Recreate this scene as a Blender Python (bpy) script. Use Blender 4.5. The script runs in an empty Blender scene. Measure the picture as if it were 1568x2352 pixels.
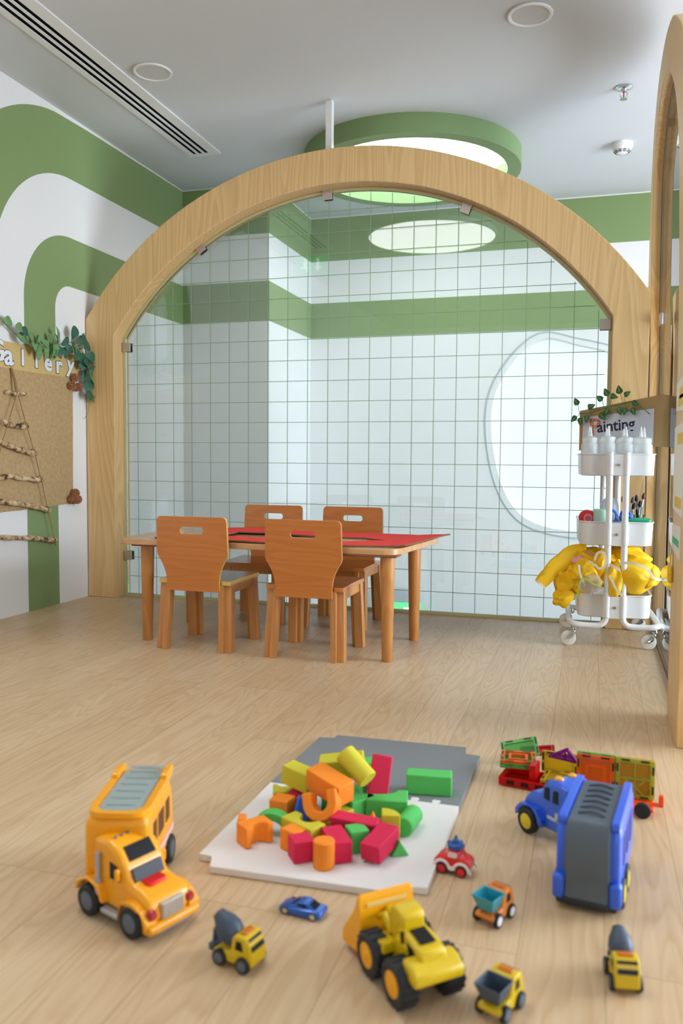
import bpy, bmesh, math, random
from mathutils import Vector, Matrix, Euler, noise

S = bpy.context.scene
C = S.collection
PI = math.pi

# ---------------------------------------------------------------- camera
def make_camera():
    f, yaw, pitch, roll = 1911.486, .2936, -.0624, .0073
    cy, sy, cp, sp, cr, sr = math.cos(yaw), math.sin(yaw), math.cos(pitch), math.sin(pitch), math.cos(roll), math.sin(roll)
    fwd = Vector((-sy*cp, cy*cp, sp)); right = Vector((cy, sy, 0)); up = right.cross(fwd)
    r = right*cr + up*sr; u = -right*sr + up*cr
    cd = bpy.data.cameras.new('camera'); co = bpy.data.objects.new('camera', cd); C.objects.link(co)
    m = Matrix.Identity(4)
    for i in range(3):
        m[i][0] = r[i]; m[i][1] = u[i]; m[i][2] = -fwd[i]
    m[0][3], m[1][3], m[2][3] = 0, 0, .75
    co.matrix_world = m
    cd.sensor_fit = 'VERTICAL'; cd.sensor_height = 36; cd.sensor_width = 24
    cd.lens = f/2352*36
    cd.clip_start = .05; cd.clip_end = 60
    cd.dof.use_dof = True; cd.dof.focus_distance = 3.3; cd.dof.aperture_fstop = 3.4
    S.camera = co
make_camera()

# ---------------------------------------------------------------- world, light levels, exposure
S.view_settings.view_transform = 'Standard'; S.view_settings.look = 'None'
S.view_settings.gamma = 1; S.view_settings.use_curve_mapping = False
S.view_settings.exposure = 0.5
W = bpy.data.worlds.new('daylight'); S.world = W; W.use_nodes = True
W.node_tree.nodes['Background'].inputs[0].default_value = (.75, .87, 1, 1)
W.node_tree.nodes['Background'].inputs[1].default_value = .6
LAMP = 5.0          # round ceiling panels
DRUM = 4.8         # glow inside the ceiling drum
WIN_FAR = .66       # cloud shaped frosted window beyond the glass
FILL_STAIR = 3.6     # unseen window added to brighten the stairwell beyond the glass
FILL_RIGHT = 14.0     # invented window out of frame, fill light from the right wall
FILL_REAR = 2.0      # invented window behind the camera, soft frontal fill
S.cycles.use_denoising = True
S.cycles.max_bounces = 10; S.cycles.transparent_max_bounces = 24
S.cycles.caustics_reflective = False; S.cycles.caustics_refractive = False
S.cycles.sample_clamp_indirect = 6

# ---------------------------------------------------------------- materials
def lin(c):
    o = []
    for v in c[:3]:
        v = v/255
        o.append(v/12.92 if v <= .04045 else ((v+.055)/1.055)**2.4)
    return (*o, 1)
MATS = {}
def nt(name):
    m = bpy.data.materials.new(name); m.use_nodes = True
    t = m.node_tree; b = t.nodes['Principled BSDF']
    return m, t, b
def N(t, typ, **kw):
    n = t.nodes.new(typ)
    for k, v in kw.items():
        if k.startswith('i_'):
            n.inputs[k[2:].replace('_', ' ')].default_value = v
        else: setattr(n, k, v)
    return n
def plain(name, c, rough=.5, metal=0, bump=0, bscale=80, var=.04, coat=0, spec=.5):
    if name in MATS: return MATS[name]
    m, t, b = nt(name); L = t.links
    co = N(t, 'ShaderNodeTexCoord'); no = N(t, 'ShaderNodeTexNoise'); no.inputs['Scale'].default_value = bscale; no.inputs['Detail'].default_value = 3
    L.new(co.outputs['Object'], no.inputs['Vector'])
    c = lin(c)
    mx = N(t, 'ShaderNodeMix', data_type='RGBA')
    mx.inputs[6].default_value = tuple(min(1, v*(1-var)) for v in c[:3]) + (1,)
    mx.inputs[7].default_value = tuple(min(1, v*(1+var)) for v in c[:3]) + (1,)
    L.new(no.outputs['Fac'], mx.inputs[0]); L.new(mx.outputs[2], b.inputs['Base Color'])
    b.inputs['Roughness'].default_value = rough; b.inputs['Metallic'].default_value = metal
    b.inputs['Specular IOR Level'].default_value = spec
    if coat: b.inputs['Coat Weight'].default_value = coat; b.inputs['Coat Roughness'].default_value = .12
    if bump:
        bp = N(t, 'ShaderNodeBump'); bp.inputs['Strength'].default_value = bump; bp.inputs['Distance'].default_value = .002
        L.new(no.outputs['Fac'], bp.inputs['Height']); L.new(bp.outputs[0], b.inputs['Normal'])
    MATS[name] = m; return m
def wood(name, c1, c2, along='z', freq=3.0, rings=34, rough=.45, coat=0, contrast=1.0):
    """contour grain of a stretched noise + fine fibres"""
    if name in MATS: return MATS[name]
    m, t, b = nt(name); L = t.links
    co = N(t, 'ShaderNodeTexCoord'); mp = N(t, 'ShaderNodeMapping')
    k = .085 if 'ash' in name else .16
    st = {'x': (k, 1, 1), 'y': (1, k, 1), 'z': (1, 1, k)}[along]
    mp.inputs['Scale'].default_value = st
    L.new(co.outputs['Object'], mp.inputs['Vector'])
    n1 = N(t, 'ShaderNodeTexNoise'); n1.inputs['Scale'].default_value = freq; n1.inputs['Detail'].default_value = 1.5; n1.inputs['Roughness'].default_value = .4
    L.new(mp.outputs[0], n1.inputs['Vector'])
    mu = N(t, 'ShaderNodeMath', operation='MULTIPLY'); mu.inputs[1].default_value = rings; L.new(n1.outputs['Fac'], mu.inputs[0])
    fr = N(t, 'ShaderNodeMath', operation='FRACT'); L.new(mu.outputs[0], fr.inputs[0])
    cr = N(t, 'ShaderNodeValToRGB'); L.new(fr.outputs[0], cr.inputs[0])
    e = cr.color_ramp.elements; e[0].position = 0; e[0].color = (0, 0, 0, 1); e[1].position = 1; e[1].color = (.15, .15, .15, 1)
    x = e.new(.25); x.color = (.2, .2, .2, 1); x = e.new(.82); x.color = (.75, .75, .75, 1)
    mp2 = N(t, 'ShaderNodeMapping'); s2 = {'x': (3, 160, 160), 'y': (160, 3, 160), 'z': (160, 160, 3)}[along]
    mp2.inputs['Scale'].default_value = s2; L.new(co.outputs['Object'], mp2.inputs['Vector'])
    n2 = N(t, 'ShaderNodeTexNoise'); n2.inputs['Scale'].default_value = 1; n2.inputs['Detail'].default_value = 2; L.new(mp2.outputs[0], n2.inputs['Vector'])
    ad = N(t, 'ShaderNodeMath', operation='MULTIPLY_ADD'); ad.inputs[1].default_value = .55*contrast
    sc = N(t, 'ShaderNodeMath', operation='MULTIPLY'); sc.inputs[1].default_value = .5*contrast; L.new(n2.outputs['Fac'], sc.inputs[0])
    L.new(cr.outputs[0], ad.inputs[0]); L.new(sc.outputs[0], ad.inputs[2])
    mx = N(t, 'ShaderNodeMix', data_type='RGBA'); mx.inputs[6].default_value = lin(c1); mx.inputs[7].default_value = lin(c2)
    L.new(ad.outputs[0], mx.inputs[0]); L.new(mx.outputs[2], b.inputs['Base Color'])
    b.inputs['Roughness'].default_value = rough
    if coat: b.inputs['Coat Weight'].default_value = coat; b.inputs['Coat Roughness'].default_value = .15
    MATS[name] = m; return m
def emit(name, c, s):
    if name in MATS: return MATS[name]
    m, t, b = nt(name)
    b.inputs['Base Color'].default_value = (.3, .3, .3, 1); b.inputs['Emission Color'].default_value = lin(c); b.inputs['Emission Strength'].default_value = s
    MATS[name] = m; return m
def glass(name, tint, ior=1.5, rough=0.0):
    if name in MATS: return MATS[name]
    m, t, b = nt(name); L = t.links; t.nodes.remove(b)
    out = [n for n in t.nodes if n.type == 'OUTPUT_MATERIAL'][0]
    fr = N(t, 'ShaderNodeFresnel'); fr.inputs[0].default_value = ior
    tr = N(t, 'ShaderNodeBsdfTransparent'); tr.inputs[0].default_value = tint
    gl = N(t, 'ShaderNodeBsdfGlossy'); gl.inputs['Roughness'].default_value = rough
    mx = N(t, 'ShaderNodeMixShader'); L.new(fr.outputs[0], mx.inputs[0]); L.new(tr.outputs[0], mx.inputs[1]); L.new(gl.outputs[0], mx.inputs[2])
    L.new(mx.outputs[0], out.inputs[0]); MATS[name] = m; return m
def sheer(name, c, dens, rough=.3):
    """translucent plastic: part transparent, part coloured body"""
    if name in MATS: return MATS[name]
    m, t, b = nt(name); L = t.links
    out = [n for n in t.nodes if n.type == 'OUTPUT_MATERIAL'][0]
    b.inputs['Base Color'].default_value = lin(c); b.inputs['Roughness'].default_value = rough
    tl = N(t, 'ShaderNodeBsdfTranslucent'); tl.inputs[0].default_value = lin(c)
    m1 = N(t, 'ShaderNodeMixShader'); m1.inputs[0].default_value = .35; L.new(b.outputs[0], m1.inputs[1]); L.new(tl.outputs[0], m1.inputs[2])
    tr = N(t, 'ShaderNodeBsdfTransparent'); tr.inputs[0].default_value = tuple(v**.6 for v in lin(c)[:3]) + (1,)
    mx = N(t, 'ShaderNodeMixShader'); mx.inputs[0].default_value = dens; L.new(tr.outputs[0], mx.inputs[1]); L.new(m1.outputs[0], mx.inputs[2])
    L.new(mx.outputs[0], out.inputs[0]); MATS[name] = m; return m

def floor_mat():
    m, t, b = nt('oak plank floor'); L = t.links
    co = N(t, 'ShaderNodeTexCoord'); sp = N(t, 'ShaderNodeSeparateXYZ'); L.new(co.outputs['Object'], sp.inputs[0])
    ax = N(t, 'ShaderNodeMath', operation='ADD'); ax.inputs[1].default_value = 12.8-.034; L.new(sp.outputs['X'], ax.inputs[0])
    cb = N(t, 'ShaderNodeCombineXYZ'); L.new(sp.outputs['Y'], cb.inputs['X']); L.new(ax.outputs[0], cb.inputs['Y'])
    br = N(t, 'ShaderNodeTexBrick'); L.new(cb.outputs[0], br.inputs['Vector'])
    br.offset = .37; br.offset_frequency = 3; br.squash = 1
    br.inputs['Scale'].default_value = 1; br.inputs['Brick Width'].default_value = 1.25; br.inputs['Row Height'].default_value = .128
    br.inputs['Mortar Size'].default_value = .0007; br.inputs['Mortar Smooth'].default_value = .3
    br.inputs['Color1'].default_value = (0, 0, 0, 1); br.inputs['Color2'].default_value = (1, 1, 1, 1); br.inputs['Mortar'].default_value = (.5, .5, .5, 1)
    # per-plank random offset for the grain
    off = N(t, 'ShaderNodeVectorMath', operation='SCALE'); off.inputs['Scale'].default_value = 7.3; L.new(br.outputs['Color'], off.inputs[0])
    rowf = N(t, 'ShaderNodeMath', operation='DIVIDE'); rowf.inputs[1].default_value = .128; L.new(ax.outputs[0], rowf.inputs[0])
    fl = N(t, 'ShaderNodeMath', operation='FLOOR'); L.new(rowf.outputs[0], fl.inputs[0])
    f3 = N(t, 'ShaderNodeMath', operation='MULTIPLY'); f3.inputs[1].default_value = 3.17; L.new(fl.outputs[0], f3.inputs[0])
    c3 = N(t, 'ShaderNodeCombineXYZ'); L.new(f3.outputs[0], c3.inputs['Y']); L.new(f3.outputs[0], c3.inputs['Z'])
    a1 = N(t, 'ShaderNodeVectorMath', operation='ADD'); L.new(co.outputs['Object'], a1.inputs[0]); L.new(off.outputs[0], a1.inputs[1])
    a2 = N(t, 'ShaderNodeVectorMath', operation='ADD'); L.new(a1.outputs[0], a2.inputs[0]); L.new(c3.outputs[0], a2.inputs[1])
    mp = N(t, 'ShaderNodeMapping'); mp.inputs['Scale'].default_value = (1, .13, 1); L.new(a2.outputs[0], mp.inputs['Vector'])
    n1 = N(t, 'ShaderNodeTexNoise'); n1.inputs['Scale'].default_value = 9; n1.inputs['Detail'].default_value = 2; n1.inputs['Distortion'].default_value = .3; L.new(mp.outputs[0], n1.inputs['Vector'])
    mu = N(t, 'ShaderNodeMath', operation='MULTIPLY'); mu.inputs[1].default_value = 17; L.new(n1.outputs['Fac'], mu.inputs[0])
    sn = N(t, 'ShaderNodeMath', operation='FRACT'); L.new(mu.outputs[0], sn.inputs[0])
    cr = N(t, 'ShaderNodeValToRGB'); L.new(sn.outputs[0], cr.inputs[0]); e = cr.color_ramp.elements
    e[0].color = (.1, .1, .1, 1); e[1].color = (.1, .1, .1, 1); x = e.new(.8); x.color = (.9, .9, .9, 1); x = e.new(.4); x.color = (.25, .25, .25, 1)
    mp2 = N(t, 'ShaderNodeMapping'); mp2.inputs['Scale'].default_value = (140, 5, 1); L.new(a2.outputs[0], mp2.inputs['Vector'])
    n2 = N(t, 'ShaderNodeTexNoise'); n2.inputs['Scale'].default_value = 1; n2.inputs['Detail'].default_value = 3; L.new(mp2.outputs[0], n2.inputs['Vector'])
    s1 = N(t, 'ShaderNodeMath', operation='MULTIPLY'); s1.inputs[1].default_value = .34; L.new(cr.outputs[0], s1.inputs[0])
    s2 = N(t, 'ShaderNodeMath', operation='MULTIPLY_ADD'); s2.inputs[1].default_value = .55; L.new(n2.outputs['Fac'], s2.inputs[0]); L.new(s1.outputs[0], s2.inputs[2])
    s3 = N(t, 'ShaderNodeMath', operation='MULTIPLY_ADD'); s3.inputs[1].default_value = .22; L.new(br.outputs['Color'], s3.inputs[0]); L.new(s2.outputs[0], s3.inputs[2])
    mx = N(t, 'ShaderNodeMix', data_type='RGBA'); mx.inputs[6].default_value = lin((228, 203, 165)); mx.inputs[7].default_value = lin((186, 150, 106)); L.new(s3.outputs[0], mx.inputs[0])
    m2 = N(t, 'ShaderNodeMix', data_type='RGBA'); m2.inputs[7].default_value = lin((150, 122, 88)); L.new(br.outputs['Fac'], m2.inputs[0]); L.new(mx.outputs[2], m2.inputs[6])
    L.new(m2.outputs[2], b.inputs['Base Color'])
    b.inputs['Roughness'].default_value = .4; b.inputs['Specular IOR Level'].default_value = .5
    return m

WHITE = plain('white wall paint', (234, 233, 231), .75, bump=.05, bscale=160, var=.01)
CEIL = plain('ceiling paint', (208, 212, 214), .8, bump=.04, bscale=120, var=.01)
GREEN = plain('sage green paint', (130, 152, 98), .75, bump=.05, bscale=160, var=.02)
DGREEN = plain('sage green paint on drum', (126, 152, 102), .7, bump=.05, bscale=160, var=.02)
ASH = wood('ash veneer', (238, 204, 146), (204, 160, 100), 'z', 5.2, 26, .45)
ASHX = wood('ash veneer edge', (214, 182, 130), (178, 138, 88), 'y', 5, 20, .45)
BEECHB = wood('beech plywood', (206, 128, 54), (176, 98, 34), 'x', 9, 14, .32, .25, .9)
BEECHE = plain('pale plywood edge', (214, 176, 92), .4)
BEECHL = wood('beech leg', (206, 146, 82), (176, 112, 56), 'z', 8, 12, .4)
TABLE = wood('table beech', (214, 166, 112), (190, 138, 84), 'x', 6, 12, .25, .35)
SEAT = wood('varnished seat', (150, 84, 48), (128, 66, 34), 'x', 6, 10, .22, .4)
PWHITE = plain('white powder coat', (232, 232, 230), .35, var=.01, coat=.15)
CHROME = plain('chrome', (205, 210, 212), .15, 1, var=.02)
STEEL = plain('brushed steel clamp', (190, 182, 172), .4, .7, bump=.1, bscale=200)
BLACKR = plain('black rubber', (26, 27, 30), .6, var=.1)
DARK = plain('dark glass', (16, 18, 22), .4, var=.02, spec=.3)
GLASS = glass('clear green tinted glass', (.925, .975, .965, 1), 1.72)
CLEAR = glass('clear plastic', (.93, .95, .96, 1), 1.35, .05)

# ---------------------------------------------------------------- geometry helper
class G:
    def __init__(s): s.b = bmesh.new(); s.mi = 0; s.M = Matrix.Identity(4)
    def v(s, p): return s.b.verts.new(s.M @ Vector(p))
    def f(s, vs):
        try:
            f = s.b.faces.new(vs); f.material_index = s.mi; return f
        except ValueError: return None
    def box(s, c, d, rot=None):
        R = Euler(rot).to_matrix() if rot else Matrix.Identity(3)
        vs = []
        for x in (-.5, .5):
            for y in (-.5, .5):
                for z in (-.5, .5): vs.append(s.v(Vector(c) + R @ Vector((x*d[0], y*d[1], z*d[2]))))
        for q in ((0, 1, 3, 2), (4, 6, 7, 5), (0, 4, 5, 1), (2, 3, 7, 6), (0, 2, 6, 4), (1, 5, 7, 3)): s.f([vs[i] for i in q])
        return s
    def b2(s, x0, x1, y0, y1, z0, z1): return s.box(((x0+x1)/2, (y0+y1)/2, (z0+z1)/2), (abs(x1-x0), abs(y1-y0), abs(z1-z0)))
    def ring(s, c, ax, r, n, ph=0, sx=1):
        ax = Vector(ax).normalized(); u = ax.orthogonal().normalized()
        if abs(ax.z) < .9: u = ax.cross(Vector((0, 0, 1))).normalized()
        w = ax.cross(u)
        return [s.v(Vector(c) + u*math.cos(2*PI*i/n+ph)*r*sx + w*math.sin(2*PI*i/n+ph)*r) for i in range(n)]
    def skin(s, A, B):
        n = len(A)
        for i in range(n): s.f([A[i], A[(i+1) % n], B[(i+1) % n], B[i]])
    def cyl(s, p0, p1, r0, r1=None, n=24, caps=True):
        r1 = r0 if r1 is None else r1
        ax = Vector(p1)-Vector(p0); A = s.ring(p0, ax, r0, n); B = s.ring(p1, ax, r1, n); s.skin(A, B)
        if caps: s.f(A[::-1]); s.f(B)
        return s
    def rings(s, p, ax, prof, n=24):
        """profile of (offset along axis, radius)"""
        ax = Vector(ax).normalized(); prev = None
        for k, (d, r) in enumerate(prof):
            R = s.ring(Vector(p)+ax*d, ax, max(r, 1e-4), n)
            if prev: s.skin(prev, R)
            else: s.f(R[::-1])
            prev = R
        s.f(prev); return s
    def tube(s, pts, r, n=10, closed=False, taper=None):
        pts = [Vector(p) for p in pts]; R = []; m = len(pts)
        ref = Vector((.13, .21, 1)).normalized()
        for i, p in enumerate(pts):
            a = pts[(i-1) % m] if closed or i > 0 else p; c = pts[(i+1) % m] if closed or i < m-1 else p
            t = (c-a).normalized(); u = t.cross(ref)
            if u.length < .05: u = t.cross(Vector((1, .1, 0)))
            u.normalize(); w = t.cross(u)
            rr = r if taper is None else r*taper(i/(m-1))
            R.append([s.v(p + (u*math.cos(2*PI*k/n) + w*math.sin(2*PI*k/n))*rr) for k in range(n)])
        for i in range(m-1): s.skin(R[i], R[i+1])
        if closed: s.skin(R[-1], R[0])
        else: s.f(R[0][::-1]); s.f(R[-1])
        return s
    def plate(s, loops, frame, t, side_mi=None):
        """flat plate with holes. frame=(origin, u, v); extruded by t along u x v"""
        o, u, w = [Vector(a) for a in frame]; nrm = u.cross(w).normalized()*t
        tmp = bmesh.new(); ids = []; k = 0; flat = []
        for lp in loops:
            vs = [tmp.verts.new((a, b, 0)) for a, b in lp]; ids.append(len(vs)); flat += lp
            for i in range(len(vs)): tmp.edges.new((vs[i], vs[(i+1) % len(vs)]))
        tmp.verts.index_update()
        bmesh.ops.triangle_fill(tmp, edges=tmp.edges[:], use_beauty=True)
        tmp.verts.index_update()
        tris = [[v.index for v in f.verts] for f in tmp.faces]
        flipped = [f.normal.z < 0 for f in tmp.faces]
        tmp.free()
        A = [s.v(o+u*a+w*b) for a, b in flat]; B = [s.v(o+u*a+w*b+nrm) for a, b in flat]
        for tr, fl in zip(tris, flipped):
            tr = tr[::-1] if fl else tr
            s.f([B[i] for i in tr]); s.f([A[i] for i in tr[::-1]])
        keep = s.mi
        if side_mi is not None: s.mi = side_mi
        k = 0
        for n in ids:
            for i in range(n):
                a, b = k+i, k+(i+1) % n
                s.f([A[a], A[b], B[b], B[a]])
            k += n
        s.mi = keep
        return s
    def ball(s, c, r, sc=(1, 1, 1), sub=2, rot=None):
        M = s.M @ Matrix.Translation(c) @ (Euler(rot).to_matrix().to_4x4() if rot else Matrix.Identity(4)) @ Matrix.Diagonal((*sc, 1))
        q = bmesh.ops.create_icosphere(s.b, subdivisions=sub, radius=r, matrix=M)
        for v in q['verts']:
            for f in v.link_faces: f.material_index = s.mi
        return s
    def loft(s, loops, caps=True):
        R = [[s.v(p) for p in lp] for lp in loops]
        for a, b in zip(R, R[1:]): s.skin(a, b)
        if caps: s.f(R[0][::-1]); s.f(R[-1])
        return s

def arc(cx, cy, r, a0, a1, n): return [(cx+r*math.cos(math.radians(a0+(a1-a0)*i/n)), cy+r*math.sin(math.radians(a0+(a1-a0)*i/n))) for i in range(n+1)]
def rrect(x0, x1, y0, y1, r, n=5):
    return arc(x1-r, y1-r, r, 0, 90, n)+arc(x0+r, y1-r, r, 90, 180, n)+arc(x0+r, y0+r, r, 180, 270, n)+arc(x1-r, y0+r, r, 270, 360, n)
def spline(P, n=8, closed=False):
    P = [Vector(p) for p in P]; m = len(P); out = []
    for i in range(m if closed else m-1):
        g = lambda k: P[k % m] if closed else P[min(max(k, 0), m-1)]
        a, b, c, d = g(i-1), g(i), g(i+1), g(i+2)
        for j in range(n):
            t = j/n
            out.append(.5*((2*b)+(c-a)*t+(2*a-5*b+4*c-d)*t*t+(3*b-a-3*c+d)*t**3))
    if not closed: out.append(P[-1])
    return out

def obj(name, g, mats, parent=None, bevel=0, ang=40, seg=2, flat=False, loc=None):
    bmesh.ops.remove_doubles(g.b, verts=g.b.verts[:], dist=1e-6)
    bmesh.ops.recalc_face_normals(g.b, faces=g.b.faces[:])
    for f in g.b.faces: f.smooth = not flat
    g.b.normal_update()
    lim = math.radians(ang)
    for e in g.b.edges:
        if len(e.link_faces) == 2 and e.calc_face_angle(0) > lim: e.smooth = False
    me = bpy.data.meshes.new(name); g.b.to_mesh(me); g.b.free()
    for m in (mats if isinstance(mats, (list, tuple)) else [mats]): me.materials.append(m)
    o = bpy.data.objects.new(name, me); C.objects.link(o)
    if parent: o.parent = parent
    if loc: o.location = loc
    if bevel:
        md = o.modifiers.new('bevel', 'BEVEL'); md.width = bevel; md.segments = seg; md.limit_method = 'ANGLE'; md.angle_limit = math.radians(ang); md.harden_normals = False
        if not flat:
            for p in me.polygons: p.use_smooth = True
    return o
def tag(o, label, cat, group=None, kind=None):
    o['label'] = label; o['category'] = cat
    if group: o['group'] = group
    if kind: o['kind'] = kind
    return o
def struct(name, g, mats, **k):
    o = obj(name, g, mats, **k); o['kind'] = 'structure'; return o
def thing(name, label, cat, loc=(0, 0, 0), rz=0, group=None, rot=None):
    o = bpy.data.objects.new(name, None); C.objects.link(o); o.empty_display_size = .05
    o.location = loc; o.rotation_euler = rot if rot else (0, 0, rz)
    return tag(o, label, cat, group)
def copy_tree(o, parent=None):
    c = o.copy(); C.objects.link(c); c.parent = parent
    for ch in list(o.children): copy_tree(ch, c)
    return c
def text(name, s, size, mat, M, parent, ext=.0006, off=0.0, align='CENTER', sx=1):
    cu = bpy.data.curves.new(name, 'FONT'); cu.body = s; cu.size = size; cu.extrude = ext; cu.offset = off
    cu.align_x = align; cu.align_y = 'CENTER'; cu.resolution_u = 3
    cu.materials.append(mat)
    tmp = bpy.data.objects.new(name+'_t', cu); C.objects.link(tmp)
    dg = bpy.context.evaluated_depsgraph_get()
    me = bpy.data.meshes.new_from_object(tmp.evaluated_get(dg))
    bpy.data.objects.remove(tmp)
    me.transform(Matrix.Diagonal((sx, 1, 1, 1)))
    o = bpy.data.objects.new(name, me); C.objects.link(o)
    if parent: o.parent = parent
    o.matrix_local = M
    return o
def basis(o, x, y):
    x = Vector(x).normalized(); y = Vector(y).normalized(); z = x.cross(y)
    m = Matrix.Identity(4)
    for i in range(3): m[i][0] = x[i]; m[i][1] = y[i]; m[i][2] = z[i]; m[i][3] = o[i]
    return m

# ================================================================= STRUCTURE
XL, YG, Y1, Y2, X2, ZC = -2.62, 4.0, 5.02, 5.84, -2.012, 2.5
struct('floor', G().b2(XL, 3.2, -3, 4.045, -.12, 0), floor_mat())
struct('floor.001', G().b2(XL, 3.2, 4.045, Y2, -2.7, -2.6), plain('pale bounce floor', (215, 215, 212), .5))  # unseen stairwell floor, put in only to bounce light
# ceiling with a round opening above the drum
DC = (-1.05, 4.82)
g = G(); g.plate([[(XL-.0, -3), (3.2, -3), (3.2, Y2+.1), (XL-.0, Y2+.1)], arc(DC[0], DC[1], .58, 0, 360, 64)[:-1]], ((0, 0, ZC), (1, 0, 0), (0, 1, 0)), .1)
struct('ceiling', g, CEIL, ang=30)

def wallpaint(g, loop, frame, t=.0012):
    g.mi = 1; g.plate([loop], frame, t); g.mi = 0
g = G(); g.b2(XL-.1, XL, -3, Y2+.1, -2.7, ZC+.1)
F = ((XL, 0, 0), (0, 1, 0), (0, 0, 1))
wallpaint(g, [(3.41, 0)]+arc(3.78, 1.515, .37, 180, 90, 16)+[(Y1, 1.885), (Y1, 1.635)]+arc(3.78, 1.505, .13, 90, 180, 12)+[(3.655, 0)], F)
wallpaint(g, [(2.87, 0)]+arc(3.76, 1.59, .89, 180, 96, 24)+[(3.95, 2.485), (Y1, 2.495), (Y1, 2.185)]+arc(3.79, 1.595, .59, 90, 180, 20)+[(3.2, 0)], F)
struct('wall_left', g, [WHITE, GREEN])
g = G()
g.b2(XL, X2, Y1, Y2+.1, -2.7, ZC)
cloud = [(v.x, v.z) for v in spline([(-.689, 0, 1.06), (-.6, 0, 1.35), (-.371, 0, 1.575), (-.114, 0, 1.53), (.1, 0, 1.47), (.36, 0, 1.36), (.5, 0, .95), (.36, 0, .5), (.1, 0, .31), (-.169, 0, .28), (-.461, 0, .37), (-.625, 0, .63)], 6, True)]
g3 = G(); g3.plate([[(X2, -2.7), (3.2, -2.7), (3.2, ZC), (X2, ZC)], cloud], ((0, Y2+.1, 0), (1, 0, 0), (0, 0, 1)), .1)
for z0, z1 in ((1.637, 1.888), (2.187, 2.492)):
    g.mi = 1
    g.b2(XL, X2+.0012, Y1-.0012, Y1+.001, z0, z1); g.b2(X2-.001, X2+.0012, Y1, Y2, z0, z1); g.b2(X2, 3.2, Y2-.0012, Y2+.001, z0, z1)
struct('wall_back', g, [WHITE, GREEN]); struct('wall_back.001', g3, WHITE, ang=30)
# daylight: cloud shaped frosted window beyond the glass, plus unseen windows added to the right and rear walls for fill light
g = G(); g.plate([cloud], ((0, Y2+.1, 0), (1, 0, 0), (0, 0, 1)), .01)
struct('window_1', g, emit('daylit frosted pane', (240, 248, 255), WIN_FAR))
co_ = [(x+.045*math.cos(a), z+.045*math.sin(a)) for (x, z), a in [((x, z), math.atan2(z-.93, x+.1)) for x, z in cloud]]
ci_ = [(x+.038*math.cos(a), z+.038*math.sin(a)) for (x, z), a in [((x, z), math.atan2(z-.93, x+.1)) for x, z in cloud]]
struct('trim_1', G().plate([co_, ci_], ((0, Y2, 0), (1, 0, 0), (0, 0, 1)), .006), plain('grey trim', (176, 190, 194), .6))
g = G(); g.plate([[(-3, 0), (Y2, 0), (Y2, ZC), (-3, ZC)], [(1.8, .05), (3.9, .05), (3.9, 2.0), (1.8, 2.0)], [(4.25, .08), (5.6, .08), (5.6, 2.2), (4.25, 2.2)]], ((3.2, 0, 0), (0, 1, 0), (0, 0, 1)), .1)
struct('wall_right', g, WHITE, ang=30)
struct('added_window_4', G().b2(3.29, 3.3, 4.25, 5.6, .08, 2.2), emit('added stair fill pane', (222, 234, 252), FILL_STAIR))  # added out of view to light the stairwell walls
struct('added_window_2', G().b2(3.29, 3.3, 1.8, 3.9, .05, 2.0), emit('added side fill pane', (222, 234, 252), FILL_RIGHT))
g = G(); g.plate([[(XL, 0), (3.2, 0), (3.2, ZC), (XL, ZC)], [(.95, .5), (3.0, .5), (3.0, 2.2), (.95, 2.2)]], ((0, -3, 0), (1, 0, 0), (0, 0, 1)), .1)
struct('wall_rear', g, WHITE, ang=30)
struct('added_window_3', G().b2(.95, 3.0, -3.1, -3.09, .5, 2.2), emit('added rear fill pane', (222, 234, 252), FILL_REAR))
struct('wall_right.001', G().b2(3.2, 3.3, Y2-.1, Y2+.1, -2.7, ZC), WHITE)
struct('wall_front', G().b2(XL, 3.2, 4.045, 4.06, -2.6, -.12), WHITE)
struct('wall_right.002', G().b2(3.2, 3.3, 4.06, Y2+.1, -2.7, 0), WHITE)

# ================================================================= CEILING FITTINGS
# glowing drum ring hanging below the ceiling beyond the glass
t = thing('ceiling_drum', 'green painted ring drum hanging from the ceiling with bright white light inside', 'ceiling light', (DC[0], DC[1], 2.4))
g = G(); g.plate([arc(0, 0, .62, 0, 360, 72)[:-1], arc(0, 0, .545, 0, 360, 72)[:-1]], ((0, 0, 0), (1, 0, 0), (0, 1, 0)), .0995)
obj('ring', g, DGREEN, t, ang=30)
g = G(); g.cyl((0, 0, .245), (0, 0, .25), .56, n=64); obj('light_panel', g, emit('drum glow', (250, 252, 255), DRUM), t)
g = G(); g.plate([arc(0, 0, .575, 0, 360, 72)[:-1], arc(0, 0, .56, 0, 360, 72)[:-1]], ((0, 0, .101), (1, 0, 0), (0, 1, 0)), .14)
obj('liner', g, plain('white liner', (238, 238, 238), .8, var=.01), t, ang=30)

def panel_lamp(x, y, r, label, s=LAMP):
    t = thing('round_ceiling_light', label, 'ceiling light', (x, y, ZC-.03))
    obj('diffuser', G().cyl((0, 0, 0), (0, 0, .012), r, n=72), emit('lamp diffuser', (250, 250, 250), s), t)
    g = G(); g.plate([arc(0, 0, r+.012, 0, 360, 72)[:-1], arc(0, 0, r, 0, 360, 72)[:-1]], ((0, 0, -.004), (1, 0, 0), (0, 1, 0)), .034); obj('rim', g, PWHITE, t)
panel_lamp(-1.244, 1.536, .485, 'large round white light panel on the ceiling above the table area')
panel_lamp(1.7, -1.4, .4, 'added round white fill light panel on the ceiling behind the camera')  # extra unseen lamp added to brighten the room

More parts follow.
